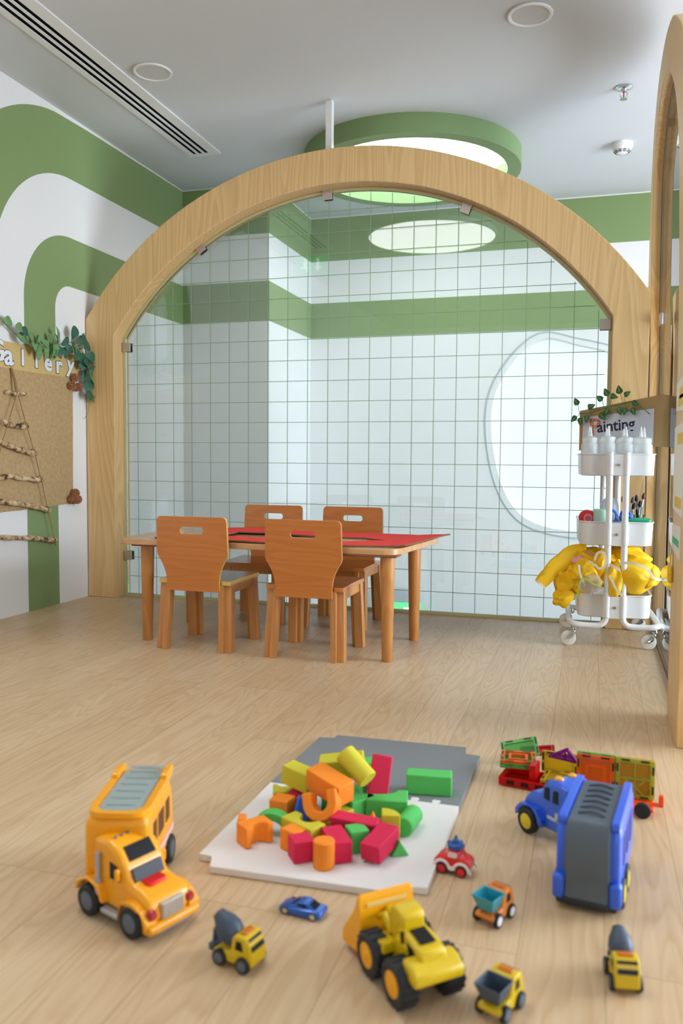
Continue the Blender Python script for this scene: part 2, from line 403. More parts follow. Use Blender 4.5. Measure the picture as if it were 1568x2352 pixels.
# running-man exit sign hung from the ceiling (reflected in the glass)
EXW = emit('exit sign white', (235, 255, 245), 1.6); EXG = emit('exit sign green', (40, 215, 120), .9)
t = thing('exit_sign', 'green running man exit sign hanging from the ceiling near the glass partition', 'exit sign', (-2.26, 1.4, 2.35))
obj('housing', G().b2(-.145, .145, -.015, .015, -.085, .085), PWHITE, t, bevel=.003)
g = G(); g.b2(-.135, .135, .015, .017, -.075, .075); obj('face', g, EXG, t)
g = G(); g.b2(.04, .06, .017, .0185, -.02, .05); g.plate([[(.05, -.055), (.085, -.015), (.015, -.015)]], ((0, .0185, 0), (1, 0, 0), (0, 0, 1)), .001)
g.cyl((-.06, .017, .045), (-.06, .0185, .045), .013); g.b2(-.075, -.045, .017, .0185, -.01, .03); g.b2(-.1, -.045, .017, .0185, -.03, -.012); g.b2(-.05, -.035, .017, .0185, -.06, -.01); g.b2(-.045, -.02, .017, .0185, .005, .018)
obj('pictogram', g, EXW, t)
obj('bracket', G().b2(-.01, .01, -.008, .008, .085, .15), PWHITE, t)

# exit sign down in the stairwell beyond the glass
t = thing('exit_sign', 'lit green exit sign low in the stairwell behind the glass, seen between the table legs', 'exit sign', (-1.295, 5.8, -.262)); t.scale = (1.115, 1.115, 1.115)
obj('housing', G().b2(-.15, .13, -.03, .03, .0, .085), plain('pale grey plastic', (196, 203, 206), .5), t, bevel=.006)
obj('face', G().b2(-.15, .13, -.034, -.028, -.08, .0), EXG, t)
g = G(); g.b2(-.15, -.085, -.036, -.034, -.08, -.008); g.b2(.02, .12, -.036, -.034, -.08, -.03); g.mi = 1; g.cyl((-.118, -.038, -.028), (-.118, -.036, -.028), .012)
obj('pictogram', g, [EXW, EXG], t)

# slot air diffuser
t = thing('air_diffuser', 'long white linear slot air diffuser in the ceiling along the left wall', 'air vent', (-2.17, 3.2, ZC))
g = G(); g.plate([[(-.105, -1.9), (.085, -1.9), (.085, 1.265), (-.105, 1.265)]]+[[(x-.012, -1.85), (x+.012, -1.85), (x+.012, 1.235), (x-.012, 1.235)] for x in (-.062, -.025, .012)], ((0, 0, -.008), (1, 0, 0), (0, 1, 0)), .008)
obj('frame', g, PWHITE, t)
for x in (-.062, -.025, .012):
    obj('slot', G().b2(x-.0118, x+.0118, -1.849, 1.234, -.003, -.001), plain('black slot', (4, 5, 8), .9, spec=.1), t)
for x, y, l in ((-1.955, 3.465, 'round white ceiling speaker beside the slot air diffuser'), (-.283, 3.44, 'round white ceiling speaker at the top right of the ceiling')):
    t = thing('ceiling_speaker', l, 'speaker', (x, y, ZC), group='round ceiling speakers')
    g = G(); g.plate([arc(0, 0, .088, 0, 360, 48)[:-1], arc(0, 0, .074, 0, 360, 48)[:-1]], ((0, 0, -.009), (1, 0, 0), (0, 1, 0)), .0085); obj('bezel', g, PWHITE, t, bevel=.003)
    obj('grille', G().cyl((0, 0, -.006), (0, 0, -.0005), .074, n=48), plain('speaker mesh', (205, 207, 206), .7, bump=.6, bscale=600), t)
t = thing('fire_sprinkler', 'chrome fire sprinkler with a red glass bulb hanging from the ceiling', 'sprinkler', (.09, 4.215, ZC))
obj('escutcheon', G().rings((0, 0, 0), (0, 0, -1), [(0, .041), (.004, .041), (.012, .028), (.014, .02)], 32), CHROME, t)
g = G(); g.cyl((0, 0, -.012), (0, 0, -.022), .012)
for s in (-1, 1): g.tube([(s*.01, 0, -.02), (s*.015, 0, -.03), (s*.014, 0, -.042), (s*.004, 0, -.052)], .0025, 6)
obj('yoke', g, CHROME, t)
obj('deflector', G().cyl((0, 0, -.054), (0, 0, -.056), .017, n=20), CHROME, t)
obj('bulb', G().cyl((0, 0, -.022), (0, 0, -.05), .0028), plain('red bulb', (200, 40, 60), .2), t)
t = thing('smoke_detector', 'white dome smoke detector on the ceiling', 'smoke detector', (.105, 4.94, ZC))
g = G(); g.rings((0, 0, 0), (0, 0, -1), [(0, .056), (.02, .056), (.022, .053), (.024, .054), (.04, .046), (.053, .03), (.056, .012)], 40); obj('housing', g, PWHITE, t)
g = G()
for zz, rr in ((-.043, .0435), (-.0475, .0385), (-.0515, .033)):
    for k in range(10):
        a = 2*PI*k/10; g.box((rr*math.cos(a), rr*math.sin(a), zz), (.0035, .016, .0022), (0, 0, a))
obj('vent_slits', g, plain('detector slit', (45, 48, 50), .6), t)

# ================================================================= MAIN ARCH PARTITION
t = thing('arch_partition', 'wide ash wood arch framing a large gridded glass panel behind the table', 'glass partition', (0, 0, 0))
def rise_arc(xc, half, zs, rise, n, flip=False):
    R = (half*half+rise*rise)/(2*rise); cz = zs+rise-R; a = math.asin(half/R)
    p = [(xc+R*math.sin(-a+2*a*i/n), cz+R*math.cos(-a+2*a*i/n)) for i in range(n+1)]
    return p[::-1] if flip else p
outer = rise_arc(-1.198, 1.415, 1.489, .757, 60); outer = [(-2.613, 0)]+outer+[(.212, 0)]
inn = rise_arc(-1.191, 1.254, 1.396, .683, 60, True)
g = G(); g.plate([[(-2.613, 0)]+outer[1:-1]+[(.212, 0), (.063, 0)]+inn+[(-2.445, 0)]], ((0, 3.905, 0), (1, 0, 0), (0, 0, 1)), -.15)
obj('frame', g, ASH, t, bevel=.003, ang=50)
# glass with clear edge channel
ggl = rise_arc(-1.191, 1.238, 1.392, .674, 60)
gin = rise_arc(-1.191, 1.226, 1.39, .666, 60, True)
pane = obj('glass_panel', G().plate([[(-2.429, .012)]+ggl+[(.047, .012)]], ((0, 3.998, 0), (1, 0, 0), (0, 0, 1)), -.008), GLASS, t)
# closed channel: outer minus inner as a ring
g = G(); g.plate([[(-2.4445, .0005)]+rise_arc(-1.191, 1.2535, 1.395, .682, 60)+[(.0625, .0005)], [(-2.43, .013)]+rise_arc(-1.191, 1.239, 1.39, .674, 60)+[(.048, .013)]], ((0, 3.991, 0), (1, 0, 0), (0, 0, 1)), -.022)
obj('edge_channel', g, plain('pale green beige seal', (196, 190, 140), .4), t)
# grid lines
def z_at(x):
    R = (1.226**2+.666**2)/(2*.666); cz = 1.39+.666-R
    d = R*R-(x+1.191)**2
    return cz+math.sqrt(d) if abs(x+1.191) < 1.226 else 0
g = G(); hw = .0014
xs = [-2.3594+.1074*i for i in range(0, 23)]; zs = [1.4577-.10363*j for j in range(-7, 15)]
for x in xs:
    if x < .04: g.b2(x-hw, x+hw, 3.9965, 3.9985, .014, z_at(x))
R_ = (1.226**2+.666**2)/(2*.666); cz_ = 2.056-R_
for z in zs:
    if z < .02 or z > 2.04: continue
    h = 1.226 if z < 1.39 else math.sqrt(max(0, R_*R_-(z-cz_)**2))
    g.b2(-1.191-h, -1.191+h, 3.9962, 3.9982, z-hw, z+hw)
obj('wire_grid', g, plain('sage grid line', (140, 168, 132), .7), pane)
# clamps
def clamp(x, z, a, par, plane='y'):
    m = Matrix.Translation((x, 3.985, z)) @ Matrix.Rotation(a, 4, 'Y')
    g = G(); g.M = m; g.b2(-.026, .026, -.003, .003, -.024, .024); g.b2(-.026, .026, .022, .028, -.024, .024); g.b2(-.028, -.02, -.003, .028, -.024, .024)
    obj('glass_clamp', g, STEEL, par, bevel=.0015)
clamp(-2.42, 1.345, 0, t); clamp(-2.42, .222, 0, t)
clamp(-1.98, 1.842, math.radians(-57+90+30-7), t)
clamp(-1.29, 2.055, math.radians(90-3), t)
clamp(-.605, 1.936, math.radians(90+24), t)
clamp(.035, 1.37, PI, t)
obj('sill', G().b2(-2.444, .062, 4.016, 4.054, .0, .004), ASHX, t)
obj('support_rod', G().b2(-1.295, -1.262, 3.965, 3.998, 2.235, ZC), PWHITE, t, bevel=.002)

# ================================================================= RIGHT ARCH PARTITION
RX = .225
t = thing('arch_partition', 'narrow tall ash wood arch with plain glass along the right side of the room', 'glass partition', (0, 0, 0))
sc = RX/.23
def yz(l): return [(y*sc, .75+(z-.75)*sc) for y, z in l]
of = [(v.x, v.y) for v in spline([(*p, 0) for p in yz([(4.34, 1.5), (4.36, 1.85), (4.345, 2.1), (4.235, 2.297), (4.05, 2.41), (3.87, 2.44), (3.69, 2.44), (3.5, 2.41), (3.3, 2.35), (3.12, 2.26), (2.88, 2.11), (2.66, 1.9), (2.48, 1.6), (2.38, 1.25)])], 5)]
oi = [(v.x, v.y) for v in spline([(*p, 0) for p in yz([(4.13, 1.46), (4.17, 1.7), (4.185, 1.92), (4.16, 2.1), (3.99, 2.235), (3.77, 2.285), (3.55, 2.255), (3.37, 2.185), (3.15, 2.05), (3.0, 1.915), (2.89, 1.78), (2.835, 1.66), (2.78, 1.497), (2.715, 1.29), (2.67, 1.01)])], 5)]
loop = [(4.2, 0), (4.2, 1.4)]+of+[(2.31, .9), (2.31, 0), (2.6, 0), (2.61, .5)]+oi[::-1]+[(3.93, 1.2), (3.93, 0)]
g = G(); g.plate([loop], ((RX, 0, 0), (0, 1, 0), (0, 0, 1)), .11)
obj('frame', g, ASH, t, bevel=.003, ang=50)
gl = [(3.935, .0), (3.935, 1.2)]+oi+[(2.61, .5), (2.6, 0)]
pr = obj('glass_panel', G().plate([gl], ((.268, 0, 0), (0, 1, 0), (0, 0, 1)), .008), glass('clear side glass', (.965, .985, .975, 1), 1.5), t)
gi = [(3.37+(y-3.37)*.984, 1.0+(z-1.0)*.99) for y, z in gl]
obj('seal', G().plate([gl, gi], ((.262, 0, 0), (0, 1, 0), (0, 0, 1)), .0055), plain('brown glass seal', (96, 76, 48), .6), t)
g = G(); g.b2(.258, .268, 3.2, 3.25, 2.13, 2.18); g.b2(.256, .268, 3.88, 3.93, 1.345, 1.395)
obj('glass_clamp', g, STEEL, t, bevel=.0015)

# picture cards and scissors on the near post of the right arch
CARD = plain('card paper', (236, 232, 216), .6)
for k, (y0, y1, z0, z1, l) in enumerate([(2.32, 2.585, .885, .985, 'white paper card taped at the top of the right wooden post'), (2.33, 2.6, .605, .86, 'tall white picture card with yellow drawings on the right wooden post'), (2.36, 2.6, .49, .58, 'small pale card with a green strip on the right wooden post')]):
    t = thing('picture_card', l, 'card', (RX, 0, 0))
    g = G(); g.plate([[(y0, z0), (y1, z0+.012), (y1+.008, z1-.01), (y0, z1)]], ((-.0025, 0, 0), (0, 1, 0), (0, 0, 1)), .0022)
    obj('card', g, CARD, t)
    g = G()
    if k < 2:
        g.b2(-.0032, -.0024, y0+.03, y1-.06, z0+.02, z0+.05); obj('print', g, plain('yellow print', (226, 190, 70), .6), t)
        obj('print', G().b2(-.0032, -.0024, y0+.03, y1-.09, z1-.06, z1-.03), plain('yellow print', (226, 190, 70), .6), t)
    else:
        g.b2(-.0032, -.0024, y0+.03, y1-.03, z0+.03, z0+.05); obj('print', g, plain('green print', (60, 180, 130), .6), t)
t = thing('toy_scissors', 'yellow handled scissors hanging on the right wooden post', 'scissors', (RX-.008, 2.56, .45))
g = G()
for s in (-1, 1): g.tube(spline([(0, s*.005, .0), (0, s*.022, -.012), (0, s*.024, -.035), (0, s*.008, -.042), (0, s*.004, -.02)], 4, True), .005, 8, True)
obj('handles', g, plain('yellow plastic', (240, 190, 20), .3), t)
g = G(); g.box((0, .004, .03), (.003, .008, .055), (.08, 0, 0)); g.box((0, -.004, .03), (.003, .008, .055), (-.08, 0, 0)); obj('blades', g, CHROME, t)

# ================================================================= GALLERY WALL (left)
def burlap():
    m, t, b = nt('burlap'); L = t.links
    co = N(t, 'ShaderNodeTexCoord'); w = []
    for ax in ('Y', 'Z'):
        wv = N(t, 'ShaderNodeTexWave', bands_direction=ax); wv.inputs['Scale'].default_value = 90; wv.inputs['Distortion'].default_value = 1.2; wv.inputs['Detail Scale'].default_value = 3
        L.new(co.outputs['Object'], wv.inputs['Vector']); w.append(wv)
    no = N(t, 'ShaderNodeTexNoise'); no.inputs['Scale'].default_value = 60; no.inputs['Detail'].default_value = 6; L.new(co.outputs['Object'], no.inputs['Vector'])
    ad = N(t, 'ShaderNodeMath', operation='MULTIPLY'); L.new(w[0].outputs['Fac'], ad.inputs[0]); L.new(w[1].outputs['Fac'], ad.inputs[1])
    a2 = N(t, 'ShaderNodeMath', operation='MULTIPLY_ADD'); a2.inputs[1].default_value = .6; L.new(ad.outputs[0], a2.inputs[0]); L.new(no.outputs['Fac'], a2.inputs[2])
    mx = N(t, 'ShaderNodeMix', data_type='RGBA'); mx.inputs[6].default_value = lin((150, 120, 80)); mx.inputs[7].default_value = lin((204, 172, 124)); L.new(a2.outputs[0], mx.inputs[0])
    L.new(mx.outputs[2], b.inputs['Base Color']); b.inputs['Roughness'].default_value = .95
    bp = N(t, 'ShaderNodeBump'); bp.inputs['Strength'].default_value = .4; bp.inputs['Distance'].default_value = .002; L.new(ad.outputs[0], bp.inputs['Height']); L.new(bp.outputs[0], b.inputs['Normal'])
    return m
random.seed(3)
WL = XL+.002
def jitter(path, a): return [(x+random.uniform(-a, a), y+random.uniform(-a, a)) for x, y in path]
def dens(P, n): 
    out = []
    for i in range(len(P)):
        a, b = P[i], P[(i+1) % len(P)]
        out += [(a[0]+(b[0]-a[0])*k/n, a[1]+(b[1]-a[1])*k/n) for k in range(n)]
    return out
t = tag(obj('burlap_sheet', G().plate([jitter(dens([(2.86, .49), (3.3, .498), (3.775, .512), (3.778, .8), (3.786, 1.19), (3.3, 1.18), (2.86, 1.175)], 9), .0013)], ((WL, 0, 0), (0, 1, 0), (0, 0, 1)), .003), burlap()), 'large tan burlap sheet pinned on the left wall behind the twig ladder', 'wall hanging')
# sign banner
KR = plain('kraft paper', (206, 176, 112), .7, bump=.1, bscale=60, var=.05)
t = thing('sign_banner', 'brown paper banner with white bubble letters reading Gallery above the burlap', 'sign', (0, 0, 0))
g = G()
segs = [(2.86, 3.05, 1.16, 1.30), (3.04, 3.24, 1.163, 1.292), (3.235, 3.45, 1.164, 1.287), (3.445, 3.56, 1.163, 1.29), (3.555, 3.715, 1.165, 1.288), (3.712, 3.742, 1.17, 1.276), (3.74, 3.838, 1.165, 1.287)]
for k, (a, b, c, d) in enumerate(segs): g.plate([jitter([(a, c), (b, c), (b, d), (a, d)], .002)], ((WL+.003+.0006*(k % 2), 0, 0), (0, 1, 0), (0, 0, 1)), .0008)
obj('paper', g, KR, t)
INK = plain('black marker', (28, 26, 40), .6); LW = plain('white paper letters', (228, 232, 236), .6)
for ch, y, z, sz, rot in (('G', 3.205, 1.235, .135, .0), ('a', 3.285, 1.222, .135, .05), ('l', 3.385, 1.222, .105, 0), ('l', 3.487, 1.222, .105, .02), ('e', 3.58, 1.222, .12, -.1), ('r', 3.665, 1.218, .12, .0), ('y', 3.765, 1.232, .115, -.12)):
    u = (0, math.cos(rot), math.sin(rot)); v = (0, -math.sin(rot), math.cos(rot))
    l = text('letter', ch, sz, LW, basis((WL+.0058, y, z), u, v), t, .0004, .0035, sx=1.1)
    text('outline', ch, sz, INK, Matrix.Translation((0, 0, -.0008)), l, .0004, .0062, sx=1.1)
# twig ladder
BARK = None
def birch():
    m, t, b = nt('birch bark'); L = t.links
    co = N(t, 'ShaderNodeTexCoord'); n = N(t, 'ShaderNodeTexNoise'); n.inputs['Scale'].default_value = 38; n.inputs['Detail'].default_value = 3; L.new(co.outputs['Object'], n.inputs['Vector'])
    c = N(t, 'ShaderNodeValToRGB'); L.new(n.outputs['Fac'], c.inputs[0]); e = c.color_ramp.elements
    e[0].position = .36; e[0].color = lin((62, 48, 36)); e[1].position = .62; e[1].color = lin((214, 190, 152)); x = e.new(.44); x.color = lin((166, 132, 92))
    L.new(c.outputs[0], b.inputs['Base Color']); b.inputs['Roughness'].default_value = .85; return m
BARK = birch(); ROPE = plain('jute rope', (150, 116, 70), .9, bump=.6, bscale=300, var=.15)
t = thing('twig_ladder', 'wall hanging of six birch twigs tied on jute rope over the burlap', 'wall hanging', (0, 0, 0))
sticks = [((3.247, 1.052), (3.376, 1.05), .0095), ((3.212, .908), (3.394, .902), .0115), ((3.17, .822), (3.449, .773), .0125), ((3.11, .66), (3.497, .646), .0115), ((3.07, .565), (3.545, .492), .013), ((3.0, .41), (3.597, .332), .0115)]
for (a, b, r) in sticks:
    P = []
    for k in range(9):
        s = k/8; P.append((WL+.022+random.uniform(-.002, .002), a[0]+(b[0]-a[0])*s, a[1]+(b[1]-a[1])*s+random.uniform(-.005, .005)+.006*math.sin(s*5+a[1]*9)))
    ph = random.random()*6
    g = G(); g.tube(spline(P, 4), r, 10, taper=lambda s: 1+.13*math.sin(s*23+ph)+.07*math.sin(s*51))
    k = random.choice((2, 5)); g.cyl(P[k], (P[k][0]+.012, P[k][1]+.006, P[k][2]+.012), r*.5, r*.35, 8)
    obj('twig', g, BARK, t)
g = G()
XR = WL+.018
g.tube([(XR-.008, 3.296, 1.168), (XR+.006, 3.302, 1.11), (XR+.012, 3.308, 1.05)], .0058, 8)
prev = (3.312, 1.05)
for (a, b, r) in sticks[1:]:
    q = (b[0]-.022, b[1]+(a[1]-b[1])*.02/(b[0]-a[0])); g.tube([(XR+.014, *prev), (XR+.012, *q)], .0021, 6)
    g.tube([(XR+.004+.0155*math.cos(w), q[0]+.003*math.sin(3*w), q[1]+.0155*math.sin(w)) for w in [i*PI/6 for i in range(24)]], .002, 5)
    prev = q
prev = (3.305, 1.05)
for (a, b, r) in sticks[1:]:
    q = (a[0]+.03, a[1]); g.tube([(XR+.014, *prev), (XR+.012, *q)], .0021, 6); prev = q
g.tube([(XR+.006, 3.593-.022, .335), (XR+.016, 3.578, .322), (XR+.01, 3.584, .31)], .0018, 5)
obj('rope', g, ROPE, t)
# pine cones
CONE = plain('pine cone scale', (178, 124, 88), .75, var=.35, bscale=120)
def pinecone(y, z, r, ry, lab):
    g = G(); g.ball((0, 0, 0), r*.72, (1, 1, 1.15), 2)
    k = 0
    for i in range(9):
        ph = (i+.5)/9*PI
        n = max(3, int(11*math.sin(ph)))
        for j in range(n):
            a = 2*PI*(j+.5*(i % 2))/n; d = Vector((math.sin(ph)*math.cos(a), math.sin(ph)*math.sin(a), math.cos(ph)*1.15))
            M = Matrix.Translation(d*r*.78) @ d.to_track_quat('X', 'Z').to_matrix().to_4x4()
            g.M = M; g.loft([[(0, -.2*r, -.09*r), (0, .2*r, -.09*r), (0, .2*r, .09*r), (0, -.2*r, .09*r)], [(.3*r, -.25*r, -.02*r), (.3*r, .25*r, -.02*r), (.3*r, .22*r, .12*r), (.3*r, -.22*r, .12*r)], [(.42*r, -.05*r, .1*r), (.42*r, .05*r, .1*r), (.42*r, .05*r, .13*r), (.42*r, -.05*r, .13*r)]])
            g.M = Matrix.Identity(4)
    o = obj('pine_cone', g, CONE, flat=True, loc=(WL+.003+r, y, z)); o.rotation_euler = (ry, .9, 0)
    tag(o, lab, 'pine cone', 'pine cones pinned to the burlap')
pinecone(3.772, 1.166, .02, .3, 'smaller upper pine cone just under the letter y of the banner')
pinecone(3.75, 1.124, .019, 1.2, 'left pine cone of the lower pair at the burlap top corner')
pinecone(3.795, 1.12, .02, 2.4, 'right pine cone of the lower pair at the burlap top corner')
pinecone(3.766, .567, .02, .8, 'highest pine cone of the trio at the burlap bottom corner')
pinecone(3.742, .538, .024, 1.9, 'large round left pine cone at the burlap bottom corner')
pinecone(3.785, .532, .02, .1, 'lowest right pine cone at the burlap bottom corner')
# eucalyptus garland
STEM = plain('garland stem', (120, 150, 88), .6, var=.1)
LEAFD = plain('dark eucalyptus leaf', (46, 92, 70), .55, var=.25, bscale=40); LEAFL = plain('light eucalyptus leaf', (104, 146, 92), .55, var=.2, bscale=40)
def leaf(g, p, d, nrm, L, Wd, cup=.12, mi=0, shape='round'):
    d = Vector(d).normalized(); n = Vector(nrm); n = (n-d*n.dot(d)).normalized(); s = d.cross(n)
    g.mi = mi; rows = 7; prev = None; p = Vector(p)
    for i in range(rows+1):
        u = i/rows
        w = math.sin(PI*min(.97, max(.03, u)))**(.55 if shape == 'round' else .8)*Wd/2
        if shape == 'heart': w = Wd/2*(math.sin(PI*min(.98, u**.55*.97+.02)))**.8
        c = p+d*L*u+n*(cup*L*math.sin(PI*u))
        cur = [g.v(c-s*w+n*w*.1), g.v(c), g.v(c+s*w+n*w*.1)]
        low = [g.v(c-s*w+n*(w*.1-.0006)), g.v(c-n*.0006), g.v(c+s*w+n*(w*.1-.0006))]
        if prev:
            a, b = prev
            g.f([a[0], a[1], cur[1], cur[0]]); g.f([a[1], a[2], cur[2], cur[1]])
            g.f([b[1], b[0], low[0], low[1]]); g.f([b[2], b[1], low[1], low[2]])
            g.f([a[0], cur[0], low[0], b[0]]); g.f([cur[2], a[2], b[2], low[2]])
        prev = (cur, low)
    g.mi = 0
t = thing('eucalyptus_garland', 'green artificial eucalyptus garland draped over the Gallery banner', 'garland', (0, 0, 0))
GP = [(3.03, 1.42), (3.12, 1.4), (3.2, 1.385), (3.28, 1.345), (3.34, 1.305), (3.42, 1.278), (3.5, 1.275), (3.58, 1.298), (3.66, 1.33), (3.74, 1.34), (3.82, 1.315), (3.865, 1.26), (3.89, 1.17), (3.892, 1.1), (3.89, 1.045)]
sp = spline([(WL+.03+.014*math.sin(i*1.7), y, z) for i, (y, z) in enumerate(GP)], 8)
g = G(); g.tube(sp, .0028, 6)
g.tube(spline([(WL+.03, 3.89, 1.05), (WL+.03, 3.885, 1.01), (WL+.03, 3.87, .98), (WL+.03, 3.835, .955)], 4), .0014, 5); g.tube([(WL+.03, 3.888, 1.04), (WL+.03, 3.855, 1.09)], .0012, 5); g.tube([(WL+.03, 3.888, 1.04), (WL+.03, 3.905, 1.075)], .0012, 5)
gl = G(); random.seed(11)
for (s, y, z, L, dr) in [(.02, 3.3, 1.365, .052, 1), (0, 3.25, 1.375, .05, 1), (.02, 3.33, 1.35, .06, 0), (.01, 3.32, 1.33, .055, 1)]:
    leaf(gl, (WL+.03+s, y-.02, z-.01), (0, 1, random.uniform(-.6, .5)), (1, random.uniform(-.3, .3), .2), L, .048, mi=1 if dr else 0)
def L2(y, z, ang, L, w, mi, shape='round', x=.034):
    leaf(gl, (WL+x+random.uniform(-.008, .014), y, z), (random.uniform(-.1, .25), math.cos(ang), math.sin(ang)), (1, random.uniform(-.5, .5), random.uniform(-.3, .5)), L, w, mi=mi, shape=shape)
for k in range(24):     # loose light sprigs in the middle
    y = 3.36+.26*random.random(); zc = 1.288+ (max(0, y-3.5))*.25
    L2(y, zc+random.uniform(-.015, .015), random.uniform(0, 2*PI) if k % 3 else random.uniform(-2.4, -.7), random.uniform(.055, .085), random.uniform(.022, .034), 1, 'long')
for (y, z, a) in [(3.62, 1.31, 1.9), (3.64, 1.315, .9), (3.66, 1.31, -1.2), (3.63, 1.31, -1.9), (3.66, 1.32, -.5)]: L2(y, z, a, .06, .036, 0)
for (y, z, a) in [(3.735, 1.36, 1.5), (3.74, 1.35, -1.5), (3.775, 1.345, .6), (3.8, 1.345, .9), (3.83, 1.325, .5), (3.77, 1.315, -1.9), (3.84, 1.29, -.1), (3.865, 1.27, 0.1), (3.85, 1.26, -2.6), (3.86, 1.245, 3.0), (3.87, 1.22, -2.2), (3.875, 1.215, .1), (3.875, 1.19, -2.8), (3.885, 1.18, -.9), (3.88, 1.16, -2.3), (3.89, 1.14, .2), (3.885, 1.1, -2.6), (3.89, 1.085, -.5), (3.87, 1.235, 2.8), (3.825, 1.3, -1.9)]:
    L2(y, z, a, random.uniform(.058, .07), random.uniform(.052, .062), 0)
for k in range(16):     # seed sprigs
    i = random.randrange(70, len(sp)-6); p = sp[i]; a = random.uniform(-1.9, 1.2)
    g.tube([p, p+Vector((.012, .02*math.cos(a), .03*math.sin(a))), p+Vector((.016, .028*math.cos(a), .055*math.sin(a)-.01))], .0022, 5)
obj('stem', g, STEM, t); obj('foliage', gl, [LEAFD, LEAFL], t)
obj('tie', G().ball((WL+.035, 3.745, 1.34), .007, (1, 1, .8), 2), plain('brown tie', (110, 70, 34), .6), t)

# ================================================================= TABLE
t = thing('kids_table', 'low beech wood table with four round legs and red cardboard on top', 'table', (0, 0, 0))
def rcorner(P, r, n=6):
    out = []
    for i, p in enumerate(P):
        p = Vector((*p, 0)); a = Vector((*P[i-1], 0)); b = Vector((*P[(i+1) % len(P)], 0))
        u = (a-p).normalized()*r; w = (b-p).normalized()*r
        for k in range(n+1):
            s = k/n; q = (p+u)*(1-s)**2+p*2*s*(1-s)+(p+w)*s*s; out.append((q.x, q.y))
    return out
TC = [(-1.863, 2.968), (-.68, 2.942), (-.614, 3.52), (-1.88, 3.55)]
obj('tabletop', G().plate([rcorner(TC, .075)], ((0, 0, .402), (1, 0, 0), (0, 1, 0)), .023), TABLE, t, bevel=.008, seg=3)
for x, y in ((-1.752, 3.035), (-.722, 2.99), (-.703, 3.385), (-1.755, 3.425)):
    s = 1 if x > -1.2 else -1
    obj('leg', G().rings((x, y, 0), (-s*.004, 0, 1), [(0, .0185), (.002, .02), (.38, .0275), (.394, .0275)], 28), BEECHL, t)
g = G()
for x0, x1, y in ((-1.80, -1.4, 3.03), (-1.1, -.68, 2.985), (-1.1, -.66, 3.39), (-1.80, -1.4, 3.43)): g.b2(x0, x1, y-.04, y+.04, .394, .402)
g.b2(-1.45, -1.02, 3.14, 3.28, .39, .402)
obj('mounting_plate', g, wood('dark plywood', (140, 84, 52), (112, 62, 38), 'x', 6, 10, .5), t, bevel=.003)
# red torn cardboard frame lying on the table
def rough(P, n, a):
    Q = dens(P, n); return [(x+random.uniform(-a, a), y+random.uniform(-a, a)) for x, y in Q]
random.seed(5)
RED = plain('red paint on cardboard', (255, 62, 54), .8, bump=.2, bscale=120, var=.03); CORR = plain('torn corrugated edge', (120, 96, 66), .9, bump=.8, bscale=500, var=.6)
g = G(); g.mi = 0
o1 = rough([(-1.71, 2.985), (-1.3, 2.945), (-.97, 2.93), (-.665, 3.0), (-.575, 3.435), (-.78, 3.49), (-1.2, 3.50), (-1.62, 3.49), (-1.55, 3.2)], 9, .005)
i1 = rough([(-1.46, 3.1), (-1.2, 3.07), (-.95, 3.08), (-.79, 3.2), (-.9, 3.27), (-1.2, 3.265), (-1.46, 3.27)], 7, .004)
g.plate([o1, i1], ((0, .032, .4255), (1, 0, 0), (0, 1, 0)), .0055, 1)
for v in g.b.verts:
    x, y = v.co.x, v.co.y
    v.co.z += .008*max(0, math.sin((x+1.7)*5.2))*(.4+.6*(y > 3.2)) + .012*max(0, (x+.72)/.14)
tag(obj('torn_cardboard', g, [RED, CORR], ang=30), 'torn red painted cardboard frame lying on the wooden table', 'cardboard')

# ================================================================= CHAIRS
def make_chair(label, loc, rz, dark=0):
    t = thing('kids_chair', label, 'chair', loc, rz, 'small wooden chairs around the table')
    hw = .15
    half = [(.0, .235), (.113, .235), (.1115, .262)]
    cv = [(v.x, v.y) for v in spline([(.1115, .262, 0), (.1135, .29, 0), (.121, .322, 0), (.134, .35, 0), (.1475, .372, 0)], 4)]
    rt = half+cv[1:]+[(.151, .384)]+arc(.1485-.018, .527-.018, .018, 0, 90, 6)
    loop = [(x, z) for x, z in rt[1:]]+[(-x, z) for x, z in reversed(rt[1:])]
    slot = rrect(-.05, .05, .459, .487, .0138, 6)
    tilt = .055
    g = G(); g.plate([loop, slot], ((0, 0, 0), (1, 0, 0), (0, 0, 1)), .014, 1)
    for v in g.b.verts: v.co.y += -(v.co.z-.26)*tilt
    obj('backrest', g, [BEECHB, BEECHE if not dark else BEECHL], t, bevel=.003, ang=50)
    sl = [(-.15, .032), (-.112, .032), (-.108, .0), (.108, .0), (.112, .032), (.15, .032), (.15, .285), (-.15, .285)]
    sl = [(-.153, -.004), (-.116, -.004), (-.108, .008), (.108, .008), (.116, -.004), (.153, -.004), (.148, .12), (.153, .29), (.1, .298), (-.1, .298), (-.153, .29), (-.148, .12)]
    obj('seat', G().plate([rcorner(sl, .006, 2)], ((0, 0, .262), (1, 0, 0), (0, 1, 0)), .016, 1), [SEAT, BEECHE if not dark else BEECHB], t, bevel=.002)
    g = G()
    for s in (-1, 1): g.b2(s*.128, s*.146, .03, .27, .228, .262)
    g.b2(-.12, .12, .262, .278, .228, .262)
    obj('apron', g, BEECHL, t, bevel=.002)
    for sx in (-1, 1):
        for fr in (0, 1):
            def sec(z):
                k = (.262-z)/.262
                if fr: dy = .245+.018*k; sy = -1
                else: dy = .04-.022*k; sy = 1
                dx = .008*k
                P = [(.102, -.042), (.124, -.042), (.124, -.03), (.152, -.03), (.152, .008), (.118, .008), (.118, -.008), (.102, -.008)]
                return [(sx*(x+dx), dy+sy*y, z) for x, y in P]
            obj('leg', G().loft([sec(0), sec(.262)]), BEECHL, t, bevel=.0015, ang=60)
    return t
